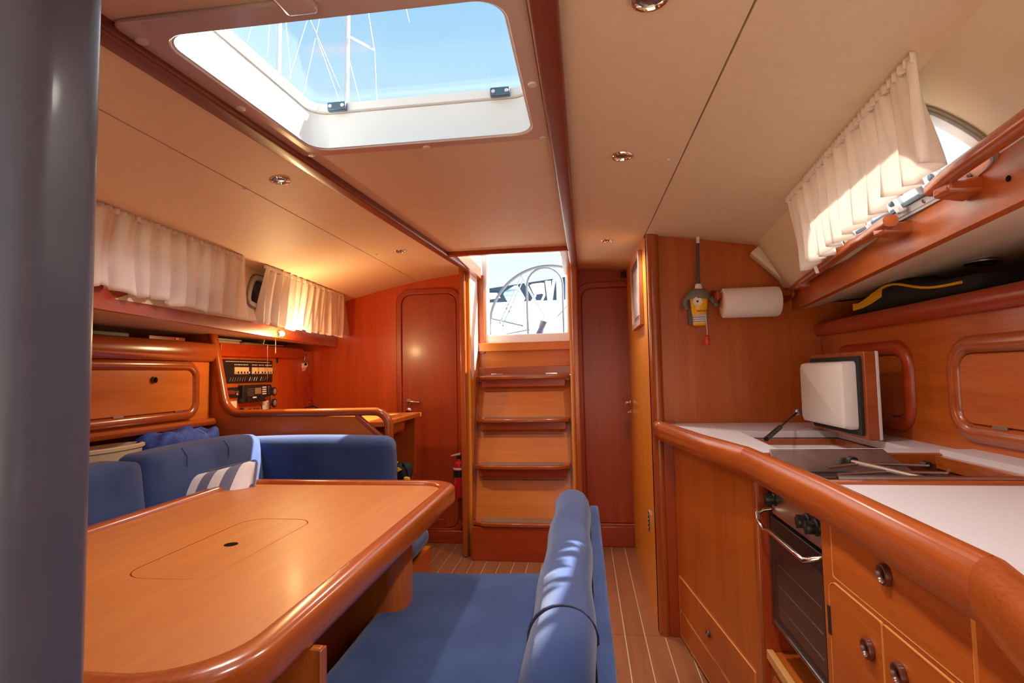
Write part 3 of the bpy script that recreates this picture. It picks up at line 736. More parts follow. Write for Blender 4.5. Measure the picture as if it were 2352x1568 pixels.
# main panel, leaving a hand hole under the rail end: build it as the panel up to the diagonal brace
body = [(-2.36, 0), (-.985, 0), (-.985, .84), (-1.015, .845), (-1.145, .955)] + [(-1.4, .958), (-1.775, .962)] + [(x-.012, z-.0) for x, z in arc(-1.787, 1.075, .11, 262, 195, 6)] + [(-1.90, 1.07), (-1.975, 1.405), (-2.36, 1.405)]
pr_y(body, YP, YP+.022).build('panel', PORTX, pt, smooth=False)
path = [Vector((x, YP+.011, z)) for x, z in top]
B().sweep(path, rrect_prof(.040, .050, .019, 5)[:], (0, 1, 0)).build('top_rail', TX, pt)
B().sweep([(-1.15, YP+.01, .962), (-1.005, YP+.01, .842)], rrect_prof(.022, .030, .006), (0, 1, 0)).build('brace', TX, pt, bevel=.002)
# chart table behind it
ct = thing('chart_table', 'orange wooden chart table behind the partition', 'table', (-1.5, 3.0, 0))
B().box((-1.94, YP+.03, .90), (-1.02, 3.30, .925)).build('table_top', PORTX, ct, bevel=.003)
B().box((-1.94, 3.27, .55), (-1.06, 3.30, .90)).build('front_panel', WX, ct, smooth=False)
B().rbox((-1.10, 2.95, .88), (.06, .10, .05), .03, n=6).build('edge_roll', TX, ct)

# instrument console on the hull side
np_ = thing('instrument_console', 'red-orange wooden console carrying the switch panel and radio', 'console', (-2.1, 3.1, .93))
XP = -1.95
B().box((-2.36, 2.64, .93), (XP-.01, 3.68, 1.345)).build('body', REDW, np_, smooth=False)
B().box((XP-.012, 2.64, .94), (XP, 3.215, 1.30)).build('hinged_panel', WZ, np_, bevel=.002)
B().sweep([(XP, 2.63, 1.318), (XP, 3.49, 1.325)], [(-.02, -.036), (.026, -.036), (.030, -.03), (.030, .03), (.024, .036), (-.02, .036)], (0, 0, 1)).build('shelf_rail', DY, np_, bevel=.003)
B().box((-2.36, 2.6, 1.34), (XP, 3.5, 1.345)).build('shelf', DY, np_, smooth=False)
B().box((XP, 3.20, 1.255), (XP+.006, 3.214, 1.29)).build('catch', BLACK, np_)
fp = Fr((XP, 0, 0), (0, 1, 0), (0, 0, 1))
# switch panel: a thing fitted on the console
sp = thing('switch_panel', 'black electrical panel with four blocks of cream breakers', 'panel', (XP, 2.92, 1.13))
B().prism(fp, rr(2.62, 1.135, 3.150, 1.268, .010), 0, .006).build('plate', BLACK, sp, bevel=.001)
for y0_, nb in ((2.775, 9), (2.935, 4), (3.003, 4), (3.070, 6)):
    wb = {9: .128, 4: .058, 6: .072}[nb]
    bb = B().fbox(fp, y0_, 1.185, .006, y0_+wb, 1.225, .012).build('breaker_block', BREAK, sp, bevel=.001)
    for k in range(nb):
        a = y0_+wb*(k+.5)/nb
        B().fbox(fp, a-.0035, 1.189, .012, a+.0035, 1.200, .020).build('toggle', BLACK if k % 2 else LABEL, bb)
    for k in range(nb):
        a = y0_+wb*(k+.5)/nb
        B().fbox(fp, a-.003, 1.236, .006, a+.003, 1.242, .0075).build('legend', LABEL, bb)
for k in range(17):
    if k in (7, 12): continue
    a = 2.735+k*.022
    g = B(); g.hexa([fp.p(a, 1.145, .006), fp.p(a+.003, 1.145, .006), fp.p(a+.015, 1.168, .006), fp.p(a+.012, 1.168, .006), fp.p(a, 1.145, .0072), fp.p(a+.003, 1.145, .0072), fp.p(a+.015, 1.168, .0072), fp.p(a+.012, 1.168, .0072)])
    g.build('diagonal_label', LABEL if k in (8, 10, 11, 13) else mat('label_grey', (.2, .19, .18), .5) if k == 0 else bpy.data.materials['label_grey'], sp, smooth=False)
B().fbox(fp, 2.70, 1.255, .006, 3.12, 1.2575, .0075).build('header_line', LABEL, sp)
vr = thing('marine_radio', 'black marine radio set with a small display and keypad', 'radio', (XP, 2.93, 1.02))
B().prism(fp, rr(2.815, 1.02, 3.045, 1.122, .012), 0, .035).build('body', BLACK, vr, bevel=.003)
B().fbox(fp, 2.925, 1.068, .035, 2.985, 1.104, .037).build('display', LCD, vr)
for i in range(4):
    for j in range(3): B().fbox(fp, 2.998+j*.014, 1.063+i*.013, .035, 3.008+j*.014, 1.070+i*.013, .038).build('key', LABEL, vr)
B().fbox(fp, 3.028, 1.034, .035, 3.038, 1.042, .038).build('red_key', RED, vr)
for a in (2.85, 2.965): B().lathe(fp.p(a, 1.04, .035), fp.n, [(0, 0), (.012, 0), (.010, .012), (0, .012)], 14).build('knob', BLACK, vr)
B().fbox(fp, 2.905, 1.045, .035, 2.94, 1.053, .036).build('badge', LABEL, vr)
for k in range(5): B().fbox(fp, 2.855, 1.062+k*.009, .035, 2.915, 1.064+k*.009, .036).build('speaker_slot', GREYP, vr)
hs = thing('radio_handset', 'black fist microphone clipped right of the marine radio', 'microphone', (XP, 3.09, 1.04))
B().rbox(fp.p(3.080, 1.085, .024), (.018, .022, .036), .018, n=6).build('body', BLACK, hs)
B().tube([fp.p(3.085, 1.05, .03), fp.p(3.08, 1.00, .035), fp.p(3.088, .96, .03), fp.p(3.10, .94, .02)], .004, 6).build('cord', BLACK, hs)
cs = thing('car_stereo', 'slim dark stereo with a silver dial beside the rail', 'stereo', (XP, 2.75, 1.05))
B().prism(fp, rr(2.64, 1.055, 2.81, 1.112, .006), 0, .012).build('body', BLACK, cs, bevel=.002)
B().lathe(fp.p(2.795, 1.080, .012), fp.n, [(.006, 0), (.015, 0), (.014, .008), (.008, .010), (0, .010)], 16).build('dial', CHROME, cs)
B().fbox(fp, 2.69, 1.075, .012, 2.77, 1.096, .013).build('display', mat('red_display', (.18, .03, .02), .3), cs)
for k, (a, b) in enumerate(((3.172, 1.075), (3.172, 1.003))):
    gz = thing('round_gauge', 'round black-rimmed gauge, the %s of the two beside the radio' % ('upper', 'lower')[k], 'gauge', (XP, a, b), 'console gauges')
    B().lathe(fp.p(a, b, 0), fp.n, [(0, 0), (.026, 0), (.026, .010), (.021, .013), (.020, .009)], 22).build('bezel', BLACK, gz)
    B().lathe(fp.p(a, b, .008), fp.n, [(0, 0), (.0205, 0), (.019, .003), (0, .004)], 20).build('dial', mat('dial_face', (.30, .23, .16), .3) if k == 0 else bpy.data.materials['dial_face'], gz)
    B().fbox(fp, a-.001, b-.002, .012, a+.001, b+.015, .013).build('needle', LABEL, gz)
tag(B().fbox(fp, 2.66, .955, 0, 2.805, 1.035, .004).build('notice_card', mat('card_pink', (.78, .66, .62), .6)), 'pale pink card on the console beside the swooping rail', 'card')
nl = thing('instruction_label', 'white printed label under the microphone', 'label', (XP, 3.085, .95))
B().fbox(fp, 3.055, .945, 0, 3.115, 1.022, .003).build('sheet', LABEL, nl)
for k in range(5): B().fbox(fp, 3.098, .955+k*.012, .003, 3.110, .959+k*.012, .0035).build('print_line', TEXTD, nl)
for k, (a, b) in enumerate(((2.85, .965), (2.925, .962))):
    so_ = thing('power_socket', 'black capped socket under the radio, %s' % ('the larger one' if k == 0 else 'the smaller one beside it'), 'socket', (XP, a, b), 'console sockets')
    B().lathe(fp.p(a, b, 0), fp.n, [(0, 0), (.027-.006*k, 0), (.026-.006*k, .008), (.016, .012), (.012, .02), (0, .02)], 18).build('cap', BLACK, so_)
cab = B(); cab.tube([fp.p(2.945, 1.04, .036), fp.p(2.965, 1.0, .05), fp.p(2.985, .965, .045), fp.p(2.99, .94, .03)], .003, 6)
tag(cab.build('radio_cable', BLACK), 'thin black cable drooping from the marine radio', 'cable')
bx = tag(B().fbox(fp, 2.965, .945, 0, 3.01, .985, .012).build('junction_box', mat('dark_red_box', (.16, .05, .05), .5), bevel=.002), 'small dark square box on the console below the radio', 'box')
# shelf clutter over the console
cn = thing('food_container', 'lidded translucent tub on the console shelf', 'container', (-2.05, 2.78, 1.345))
B().rbox((-2.05, 2.80, 1.362), (.06, .10, .017), .01, n=4).build('body', TAN, cn)
B().rbox((-2.05, 2.80, 1.381), (.064, .105, .005), .004, n=4).build('lid', mat('pale_lid', (.62, .6, .66), .4), cn)
tag(B().rbox((-2.06, 3.08, 1.362), (.05, .11, .018), .016, n=6).build('tan_cap', TAN), 'soft tan cap lying on the console shelf', 'cap')
tag(B().rbox((-2.06, 3.38, 1.358), (.05, .10, .012), .01, n=6).build('dark_pouch', NYLON), 'flat black pouch at the far end of the console shelf', 'pouch')
# hanging glasses cord and wires
wr = tag(B().tube([(-1.72, 2.72, 1.384), (-1.722, 2.70, 1.345), (-1.715, 2.735, 1.34), (-1.70, 2.80, 1.342)], .0012, 5).tube([(-1.72, 2.72, 1.342), (-1.70, 2.86, 1.342)], .002, 5).tube([(-1.715, 2.73, 1.342), (-1.714, 2.73, 1.16)], .0013, 5).build('hanging_wire', STEEL), 'thin bent wire hanging below the port curtains', 'wire')
tag(B().tube([(-1.735, 2.84, 1.384), (-1.735, 2.84, 1.30)], .0015, 5).build('hanging_string', LABEL), 'short grey string hanging beside the bent wire', 'string')
# keys and coiled cord at the aft corner
ky_ = thing('hanging_hook', 'silver snap hook with pink tags hung in the corner by the console', 'hook', (-1.98, 3.655, 1.25))
fb = Fr((0, YB-.004, 0), (1, 0, 0), (0, 0, 1))
hp = P(703, 822, x=-1.93)
B().tube([hp+Vector((.012*math.cos(t), 0, .028*math.sin(t))) for t in [2*PI*i/16 for i in range(16)]], .0035, 6, closed=True).build('hook', CHROME, ky_)
B().box(hp+Vector((-.012, -.006, -.055)), hp+Vector((.012, .004, -.028))).build('swivel', STEELD, ky_, bevel=.003)
B().prism(Fr(hp+Vector((0, .002, 0)), (1, 0, 0), (0, 0, 1)), rr(-.07, -.092, .0, -.045, .018), 0, .003).build('tag', mat('pink_tag', (.75, .30, .26), .6), ky_)
B().prism(Fr(hp+Vector((0, -.003, 0)), (1, 0, 0), (0, 0, 1)), rr(-.045, -.066, .014, -.035, .013), 0, .003).build('tag', LABEL, ky_)
g = B(); pth = []
for i in range(220):
    t = i/219; z = hp.z-.10-t*.21
    pth.append(Vector((hp.x+.018+.012*math.cos(t*36*PI)+.012*math.sin(t*9), hp.y+.008*math.sin(t*36*PI), z)))
g.tube(pth, .0026, 5); tag(g.build('coiled_cord', REDC), 'red coiled lanyard hanging against the aft bulkhead', 'cord')
tag(B().tube([(-1.93+.13*t, 3.35+.05*math.sin(t*6), .932+.02*math.sin(t*PI)) for t in [i/14 for i in range(15)]], .005, 6).tube([(-1.92+.17*t, 3.42+.03*math.sin(t*4), .934+.028*math.sin(t*PI)) for t in [i/14 for i in range(15)]], .005, 6).build('cable_loop', RUBBER), 'loop of black cable lying at the end of the chart table', 'cable')

# ---- curtains
def curtain(name, label, tops, bots, nf, amp, group=None, seed=1, nu=150, m=CURT, hem=.0):
    rr_ = random.Random(seed); ph = [rr_.uniform(0, 6.28) for _ in range(6)]
    A, Bv = Vector(tops[0]), Vector(tops[1]); Cv, Dv = Vector(bots[0]), Vector(bots[1])
    nrm = (Bv-A).cross(Cv-A).normalized()
    def fn(u, v):
        uu = u+.012*math.sin(v*3+ph[0]+u*9)*v
        p = A.lerp(Bv, uu).lerp(Cv.lerp(Dv, uu), v)
        a = amp*(.45+.75*v)
        f = math.sin(2*PI*nf*u+ph[1]+1.3*math.sin(u*7+ph[2])+.5*v*math.sin(u*23+ph[4]))+.45*math.sin(2*PI*nf*1.9*u+ph[3]+v*1.5)
        z = .006*math.sin(u*31+ph[5])*v+.004*math.sin(u*67)*v
        return p+nrm*a*f+Vector((0, 0, z))
    t = thing(name, label, 'curtain', tuple(Bv), group)
    B().grid(fn, nu, 14).build('drape', m, t, solid=.0012)
    # gathered header
    def fh(u, v):
        p = A.lerp(Bv, u)+Vector((0, 0, .006-.018*v))
        return p+nrm*(amp*.5*math.sin(2*PI*nf*3*u+2)+(.002))
    B().grid(fh, nu, 3).build('heading_tape', m, t, solid=.002)
    return t
def eL(y, d=.022): return (xeL(y)+d, y, zceil(xeL(y), y)-.004)
def low(px, py, y): return P(px, py, y=y)
curtain('window_curtain', 'long white gathered curtain over the port side, nearer the hatch', (eL(1.15), eL(2.135)), (Vector((-1.36, 1.15, 1.435)), low(556, 733, 2.135)), 11, .016, 'port curtains', 3)
curtain('window_curtain', 'white pleated curtain over the port side, beside the aft bulkhead', (eL(2.33), eL(3.43)), (low(584, 742, 2.31), low(780, 772, 3.43)), 13, .016, 'port curtains', 5)
eRp = lambda y: Vector((xeR(y)-.016, y, zceil(xeR(y), y)-.004))
curtain('window_curtain', 'sunlit white curtain half covering the starboard portlight', (eRp(.925), eRp(1.76)), (P(2152, 378, y=.93), P(1848, 622, y=1.77)), 12, .016, None, 8)
tag(B().hexa([P(*q, y=1.70)+Vector((0, d, 0)) for d in (0, .002) for q in ((1868, 612), (1876, 610), (1882, 626), (1875, 628))]).build('curtain_tab', LABEL), 'tiny white tab hanging under the starboard curtain', 'tab')

# ---- dining table
tb = thing('dining_table', 'large varnished orange wooden dining table with raised rounded edge', 'table', (-.97, 1.4, 0))
fz = Fr((0, 0, 0), (1, 0, 0), (0, 1, 0))
TX0, TX1, TY0, TY1 = -1.445, -.492, .665, 2.10
oo = rr(TX0, TY0, TX1, TY1, (.15, .15, .12, .12), 10); ii = rr(TX0+.055, TY0+.055, TX1-.055, TY1-.055, (.12, .12, .085, .085), 10)
def inset(a): return rr(TX0+a, TY0+a, TX1-a, TY1-a, (.16-a*.6, .16-a*.6, .12-a*.6, .12-a*.6), 10)
rings = [(-.0, .668), (-.0, .668)]
g = B(); g.loft([[Vector((a, b, z)) for a, b in inset(d)] for d, z in ((.06, .675), (.012, .675), (.003, .682), (.0, .692), (.0, .7275), (.002, .735), (.007, .741), (.014, .744), (.022, .745), (.040, .745), (.046, .743), (.051, .738), (.054, .731), (.06, .72))]+[[Vector((a, b, .675)) for a, b in inset(.06)]], caps=False)
g.build('edge_rail', TY, tb)
lid = rr(-1.03, 1.075, -.815, 1.555, .062, 8)
# top with lid recess: ring + lid
def radial_ring(outl, hole, z0_, z1_):
    cx = sum(a for a, b in hole)/len(hole); cy = sum(b for a, b in hole)/len(hole); out_ = []
    n = len(outl)
    for a, b in hole:
        dx, dy = a-cx, b-cy; best = None
        for i in range(n):
            (x1_, y1_), (x2_, y2_) = outl[i], outl[(i+1) % n]
            den = dx*(y2_-y1_)-dy*(x2_-x1_)
            if abs(den) < 1e-12: continue
            t = ((x1_-cx)*(y2_-y1_)-(y1_-cy)*(x2_-x1_))/den; s_ = ((x1_-cx)*dy-(y1_-cy)*dx)/den
            if t > 0 and -1e-6 <= s_ <= 1+1e-6: best = t if best is None else max(best, t)
        out_.append((cx+dx*best, cy+dy*best))
    return B().ring(fz, out_, hole, z0_, z1_)
hole = []
base = rr(-1.03, 1.075, -.815, 1.555, .062, 8)
for i in range(len(base)):
    a, b = base[i], base[(i+1) % len(base)]; n = max(1, int(math.hypot(a[0]-b[0], a[1]-b[1])/.02))
    for k in range(n): hole.append((a[0]+(b[0]-a[0])*k/n, a[1]+(b[1]-a[1])*k/n))
radial_ring(inset(.053), hole, .705, .7305).build('table_top', TABLE, tb)
B().prism(fz, scale_out(base, -.0026), .705, .7303).build('centre_lid', TABLE, tb, bevel=.001)
B().prism(fz, scale_out(base, .004), .690, .706).build('recess_floor', DARKHOLE, tb)
B().lathe((-.921, 1.31, .7304), (0, 0, 1), [(0, 0), (.017, 0), (.017, .0006), (0, .0006)], 22).build('finger_hole', DARKHOLE, tb)
# pedestal: two end panels and the bottle box between them
B().box((-1.13, 1.02, .02), (-.72, 1.62, .674)).build('pedestal_box', WZ, tb, bevel=.02, seg=3)
g = B(); g.loft([[Vector((x, y, z)) for x, y in rr(-1.15, 1.58, -.555, 1.72, .05, 6)] for z in (.0, .66)]); g.build('leg_panel', WZ, tb)
B().box((-1.15, .932, .0), (-.480, .948, .676)).build('leg_panel', WZ, tb, bevel=.004)
B().box((-.484, .928, .0), (-.476, .950, .674)).build('edge_strip', TZ, tb, bevel=.002)

# ---- centre bench
bn = thing('bench', 'blue velvet bench with a rounded padded back facing the table', 'bench', (-.3, 1.4, 0))
B().box((-.55, .62, .0), (-.02, 1.86, .33)).build('base', WY, bn, bevel=.01)
def seatw(p):
    p = p.copy()
    p.z += -.018*math.exp(-((p.x+.05)/.17)**2)*(1-abs(p.y/.66)**4)
    if p.z > 0: p.z += .004*math.sin(p.y*9+p.x*7)
    return p
B().rbox((-.395, 1.30, .395), (.262, .66, .062), .052, n=20, puff=.004, warp=seatw).build('seat', VELVET, bn)
def backw(p):
    p = p.copy(); y = p.y
    if y < -.40 and p.z > -.1: p.z -= 1.35*(-.40-y)**2
    p.x += .035*(1-(p.z+.21)/.42)*-1*.6
    p.x += .003*math.sin(y*17+p.z*9)
    return p
B().rbox((-.048, 1.345, .545), (.058, .575, .215), .056, n=26, puff=.0, warp=backw).build('backrest', VELVET, bn)
ys = .945
B().tube([(-.048-.0605, ys-.05, .56)]+[(-.048+.0595*math.cos(math.radians(a)), ys, .703+.0585*math.sin(math.radians(a))) for a in range(170, 9, -16)]+[(.0125, ys-.01, .64), (.0125, ys-.03, .56)], .0028, 6).build('piping', PIPING, bn)
B().rbox((.022, 1.36, .40), (.018, .55, .30), .012, n=10).build('back_panel', VELVET, bn)
B().box((-.60, .66, .30), (-.5, 1.8, .33)).build('front_board', WY, bn)

# ================================================================== COMPANION CORNER ITEMS
hb = thing('tool_bag', 'black bag with yellow straps hung behind the nav partition', 'bag', (-1.05, 3.0, .45))
B().rbox((-1.055, 2.98, .615), (.065, .06, .045), .03, n=8).build('body', NYLON, hb)
B().rbox((-1.05, 2.98, .54), (.04, .05, .06), .025, n=6).build('pouch', RUBBER, hb)
cc = P(918, 1078, y=2.918)
B().prism(Fr(cc, (1, 0, 0), (0, 0, 1)), [(-.012, -.014), (.014, .0), (-.012, .014)], 0, .004).build('warning_triangle', YELL, hb)
B().rbox((-1.085, 2.96, .665), (.02, .03, .006), .005, n=4).build('strap', YELL, hb)
B().rbox(P(935, 1103, y=2.93), (.018, .012, .022), .008, n=4).build('buckle', YELL, hb)
B().tube([P(925, 1062, y=2.93), P(937, 1080, y=2.93), P(940, 1100, y=2.93)], .008, 6).build('strap', NYLON, hb)
B().tube([P(905, 1096, y=2.95), P(915, 1100, y=2.93), P(905, 1106, y=2.95)], .005, 6).build('lanyard', REDC, hb)
fe = thing('fire_extinguisher', 'red fire extinguisher beside the port cabin door', 'extinguisher', (-.855, 3.58, .33))
cx, cy = -.853, 3.585
B().lathe((cx, cy, .335), (0, 0, 1), [(0, 0), (.034, .0), (.038, .008), (.038, .20), (.034, .225), (.016, .24), (.014, .255), (0, .255)], 20).build('cylinder', RED, fe)
B().lathe((cx, cy, .47), (0, 0, 1), [(.0385, 0), (.0395, .0), (.0395, .045), (.0385, .045)], 20).build('label_band', BLACK, fe)
B().lathe((cx, cy, .52), (0, 0, 1), [(.0385, 0), (.0392, .0), (.0392, .012), (.0385, .012)], 20).build('label_band', LABEL, fe)
B().box((cx-.014, cy-.014, .588), (cx+.014, cy+.014, .612)).build('valve', BLACK, fe, bevel=.003)
B().hexa([(cx-.055, cy-.008, .605), (cx+.01, cy-.008, .615), (cx+.01, cy+.008, .615), (cx-.055, cy+.008, .605), (cx-.055, cy-.008, .612), (cx+.01, cy-.008, .63), (cx+.01, cy+.008, .63), (cx-.055, cy+.008, .612)]).build('lever', BREAK, fe, bevel=.002)
B().tube([(cx+.014, cy, .60), (cx+.04, cy, .59), (cx+.046, cy, .54), (cx+.044, cy, .48)], .006, 8).build('hose', RUBBER, fe)

rl = Vector((xfL(2.66)+.012, 2.66, 1.394))
rd_ = thing('reading_light', 'small glowing light on the port fascia between the two curtains', 'light', tuple(rl))
B().lathe(rl+Vector((-.012, 0, 0)), (1, 0, 0), [(0, 0), (.020, 0), (.020, .008), (.016, .012), (0, .012)], 18).build('base', CHROME, rd_)
lm = mat('lit_lens', (1, .9, .7), .4); lb_ = lm.node_tree.nodes['Principled BSDF']; lb_.inputs['Emission Color'].default_value = (1, .80, .50, 1); lb_.inputs['Emission Strength'].default_value = 6
B().lathe(rl, (1, 0, 0), [(0, 0), (.015, 0), (.014, .010), (.008, .016), (0, .017)], 18).build('lens', lm, rd_)
lamp('reading_lamp', rl+Vector((.085, 0, -.02)), 9.5, color=(1, .68, .30), size=.03)
# picture frame on the heads partition
pf = thing('picture_frame', 'small wooden framed picture on the partition beside the cabin door', 'picture', (.29, 3.0, 1.3))
fq = Fr((.299, 0, 0), (0, -1, 0), (0, 0, 1))     # n = -x
y1f, y0f = 3.10, 2.67
for (a, b) in ((0, 0),):
    O = rr(-y1f, 1.385, -y0f, 1.755, .002, 2); I = rr(-y1f+.03, 1.415, -y0f-.03, 1.725, .002, 2); I2 = rr(-y1f+.06, 1.445, -y0f-.06, 1.695, .002, 2)
    B().ring(fq, O, I, 0, .020).build('frame', mat('pale_frame', (.42, .22, .15), .35), pf, bevel=.004)
    B().prism(fq, I, 0, .008).build('mat', mat('mat_board', (.16, .13, .14), .4), pf, smooth=False)
    B().prism(fq, I2, .008, .010).build('print', PRINT, pf, smooth=False)
tag(B().box((.268, 3.635, 1.79), (.30, 3.685, 1.825)).build('door_catch', BLACK, bevel=.004), 'black magnetic catch at the top corner of the cabin door', 'catch')

# beacon and paper towel on the galley bulkhead
eb = thing('emergency_beacon', 'yellow emergency beacon with tall grey aerial on the galley bulkhead', 'beacon', (.50, 2.46, 1.36))
c = Vector((.515, 2.455, 0))
def ell(cx_, cy_, z, a, b, n=22): return [Vector((cx_+a*math.cos(2*PI*k/n), cy_+b*math.sin(2*PI*k/n), z)) for k in range(n)]
B().loft([ell(c.x, c.y, z, a, b) for z, a, b in ((1.352, .018, .015), (1.356, .030, .022), (1.40, .032, .024), (1.44, .036, .027), (1.485, .041, .030), (1.497, .036, .026), (1.50, .01, .01))]).build('body', YPL, eb)
B().loft([ell(c.x-.002, c.y+.004, z, a, b) for z, a, b in ((1.474, .052, .030), (1.470, .058, .036), (1.482, .058, .038), (1.503, .046, .033), (1.516, .030, .022), (1.520, .012, .01))]).build('collar', GREYP, eb)
B().tube([(c.x-.053, c.y+.005, 1.478), (c.x-.058, c.y+.006, 1.45), (c.x-.050, c.y+.01, 1.43)], .012, 8).build('bracket_arm', GREYP, eb)
B().tube([(c.x+.050, c.y+.005, 1.478), (c.x+.072, c.y+.006, 1.455), (c.x+.078, c.y+.01, 1.44)], .012, 8).build('bracket_arm', GREYP, eb)
B().box((c.x-.040, 2.485, 1.36), (c.x-.024, 2.509, 1.50)).build('wall_bracket', GREYP, eb, bevel=.003)
B().lathe((c.x+.001, c.y, 1.516), (0, 0, 1), [(0, 0), (.018, 0), (.013, .022), (.010, .024), (0, .024)], 16).build('aerial_base', LABEL, eb)
B().tube([(c.x+.001, c.y, 1.535), (c.x+.001, c.y, 1.56), (c.x+.004, c.y+.005, 1.62), (c.x+.008, c.y+.01, 1.735)], [.010, .0075, .007, .006], 8).build('aerial', mat('aerial_grey', (.06, .075, .085), .5), eb)
B().box((c.x+.002, c.y+.002, 1.725), (c.x+.014, c.y+.018, 1.752)).build('aerial_clip', LABEL, eb)
ff = Fr((c.x, c.y-.0305, 0), (1, 0, 0), (0, 0, 1))
B().lathe(ff.p(-.012, 1.458, -.002), ff.n, [(0, 0), (.020, 0), (.020, .0035), (0, .0035)], 22).build('round_sticker', LABEL, eb)
B().lathe(ff.p(-.012, 1.458, .0014), ff.n, [(0, 0), (.005, 0), (.005, .0006), (0, .0006)], 12).build('sticker_centre', TEXTD, eb)
def label_patch(cz0, cz1, a, b, n=8, m=LABEL, nm='sticker'):
    rings = []
    for z in (cz0, cz1): rings.append([Vector((c.x+a*math.cos(t), c.y+b*math.sin(t), z)) for t in [math.radians(200+140*i/n) for i in range(n+1)]])
    return B().loft(rings, closed=False, caps=False).build(nm, m, eb, solid=.0008)
label_patch(1.365, 1.402, .0328, .0245); 
for k in range(3): label_patch(1.370+k*.009, 1.372+k*.009, .0335, .0252, m=TEXTD, nm='print_line')
def text(s, fr, size, m, parent, name='lettering', off=0):
    cu = bpy.data.curves.new(name, 'FONT'); cu.body = s; cu.size = size; cu.extrude = .0003; cu.align_x = 'CENTER'
    o = bpy.data.objects.new(name, cu); COL.objects.link(o); cu.materials.append(m)
    M_ = Matrix((fr.u, fr.v, fr.n)).transposed().to_4x4(); M_.translation = fr.o-woff(parent); 
    dg = bpy.context.evaluated_depsgraph_get(); me = bpy.data.meshes.new_from_object(o.evaluated_get(dg)); bpy.data.objects.remove(o)
    o = bpy.data.objects.new(name, me); COL.objects.link(o); o.parent = parent; me.transform(M_)
    if not me.materials: me.materials.append(m)
    return o
text('kannad', Fr((c.x+.006, c.y-.0285, 1.412), (1, 0, 0), (0, 0, 1)), .016, TEXTD, eb)
rt = P(1617, 790, y=2.42)
B().tube([(c.x+.024, c.y-.018, 1.395), (c.x+.026, c.y-.02, 1.31)], .0015, 5).build('lanyard', LABEL, eb)
B().rbox((c.x+.026, c.y-.018, 1.286), (.009, .006, .022), .005, n=4).build('pull_tag', RED, eb)

th = thing('towel_holder', 'dark wooden paper towel holder fixed under the shelf corner', 'holder', (.73, 2.42, 1.44))
B().tube([(.575, 2.42, 1.478), (.905, 2.42, 1.478)], .011, 10).build('rod', DX, th)
B().prism(Fr((.585, 2.50, 1.478), (0, -1, 0), (0, 0, 1)), [(-.0, -.034), (.02, -.034), (.10, -.018), (.105, 0), (.10, .018), (.02, .034), (0, .034)], -.006, .006).build('bracket', DX, th, bevel=.003)
B().prism(Fr((.893, 2.50, 1.478), (0, -1, 0), (0, 0, 1)), [(-.0, -.034), (.02, -.034), (.10, -.018), (.105, 0), (.10, .018), (.02, .034), (0, .034)], -.006, .006).build('bracket', DX, th, bevel=.003)
tr = thing('paper_towel_roll', 'white paper towel roll hanging on the wooden holder', 'paper towel', (.73, 2.42, 1.38))
B().lathe((.605, 2.42, 1.445), (1, 0, 0), [(.020, 0), (.058, .0), (.064, .004), (.0645, .02), (.0645, .222), (.062, .230), (.020, .232), (.019, .12)], 36).build('paper', PAPER, tr)
B().lathe((.600, 2.42, 1.445), (1, 0, 0), [(.016, .0), (.020, 0), (.020, .242), (.016, .242)], 20).build('cardboard_core', mat('card', (.42, .26, .15), .8), tr)
th.location = th.location

# ================================================================== STARBOARD
# handrails on the fascia
def rail(pts, label, posts):
    t = thing('grab_rail', label, 'handrail', tuple(pts[0]), 'starboard grab rails')
    pp = []
    for i in range(len(pts)-1):
        for k in range(6): pp.append(pts[i].lerp(pts[i+1], k/6))
    pp.append(pts[-1])
    B().sweep(pp, rr(-.015, -.013, .015, .013, .011, 5), (0, 0, 1)).build('bar', TY, t)
    for q in posts:
        g = B(); xf = xfR(q.y)+.004
        g.hexa([(q.x-.010, q.y-.022, q.z-.020), (xf, q.y-.034, q.z-.026), (xf, q.y+.034, q.z-.026), (q.x-.010, q.y+.022, q.z-.020), (q.x-.010, q.y-.022, q.z), (xf, q.y-.034, q.z+.004), (xf, q.y+.034, q.z+.004), (q.x-.010, q.y+.022, q.z)])
        g.build('standoff', TY, t, bevel=.006, seg=3)
    return t
def fxr(y, off, z): return Vector((xfR(y)-off, y, z))
rail([fxr(2.49, .008, 1.492), fxr(2.2, .022, 1.492), fxr(1.75, .034, 1.490), fxr(1.5, .042, 1.490), fxr(1.42, .046, 1.482), fxr(1.26, .050, 1.478)], 'wooden grab rail at the aft end of the starboard fascia, below the curtain', [fxr(2.2, .03, 1.49), fxr(1.31, .05, 1.478)])
rail([fxr(1.075, .045, 1.485), fxr(1.0, .05, 1.488), fxr(.6, .05, 1.49), fxr(.36, .05, 1.49)], 'wooden grab rail nearest the camera on the starboard fascia', [fxr(1.03, .045, 1.48), fxr(.45, .045, 1.48)])
tag(B().lathe((xfR(.93)-.001, .93, 1.452), (-1, 0, 0), [(0, 0), (.005, 0), (.005, .001), (0, .001)], 10).build('screw_hole', DARKHOLE), 'small dark screw hole in the orange fascia near the grab rail', 'hole')

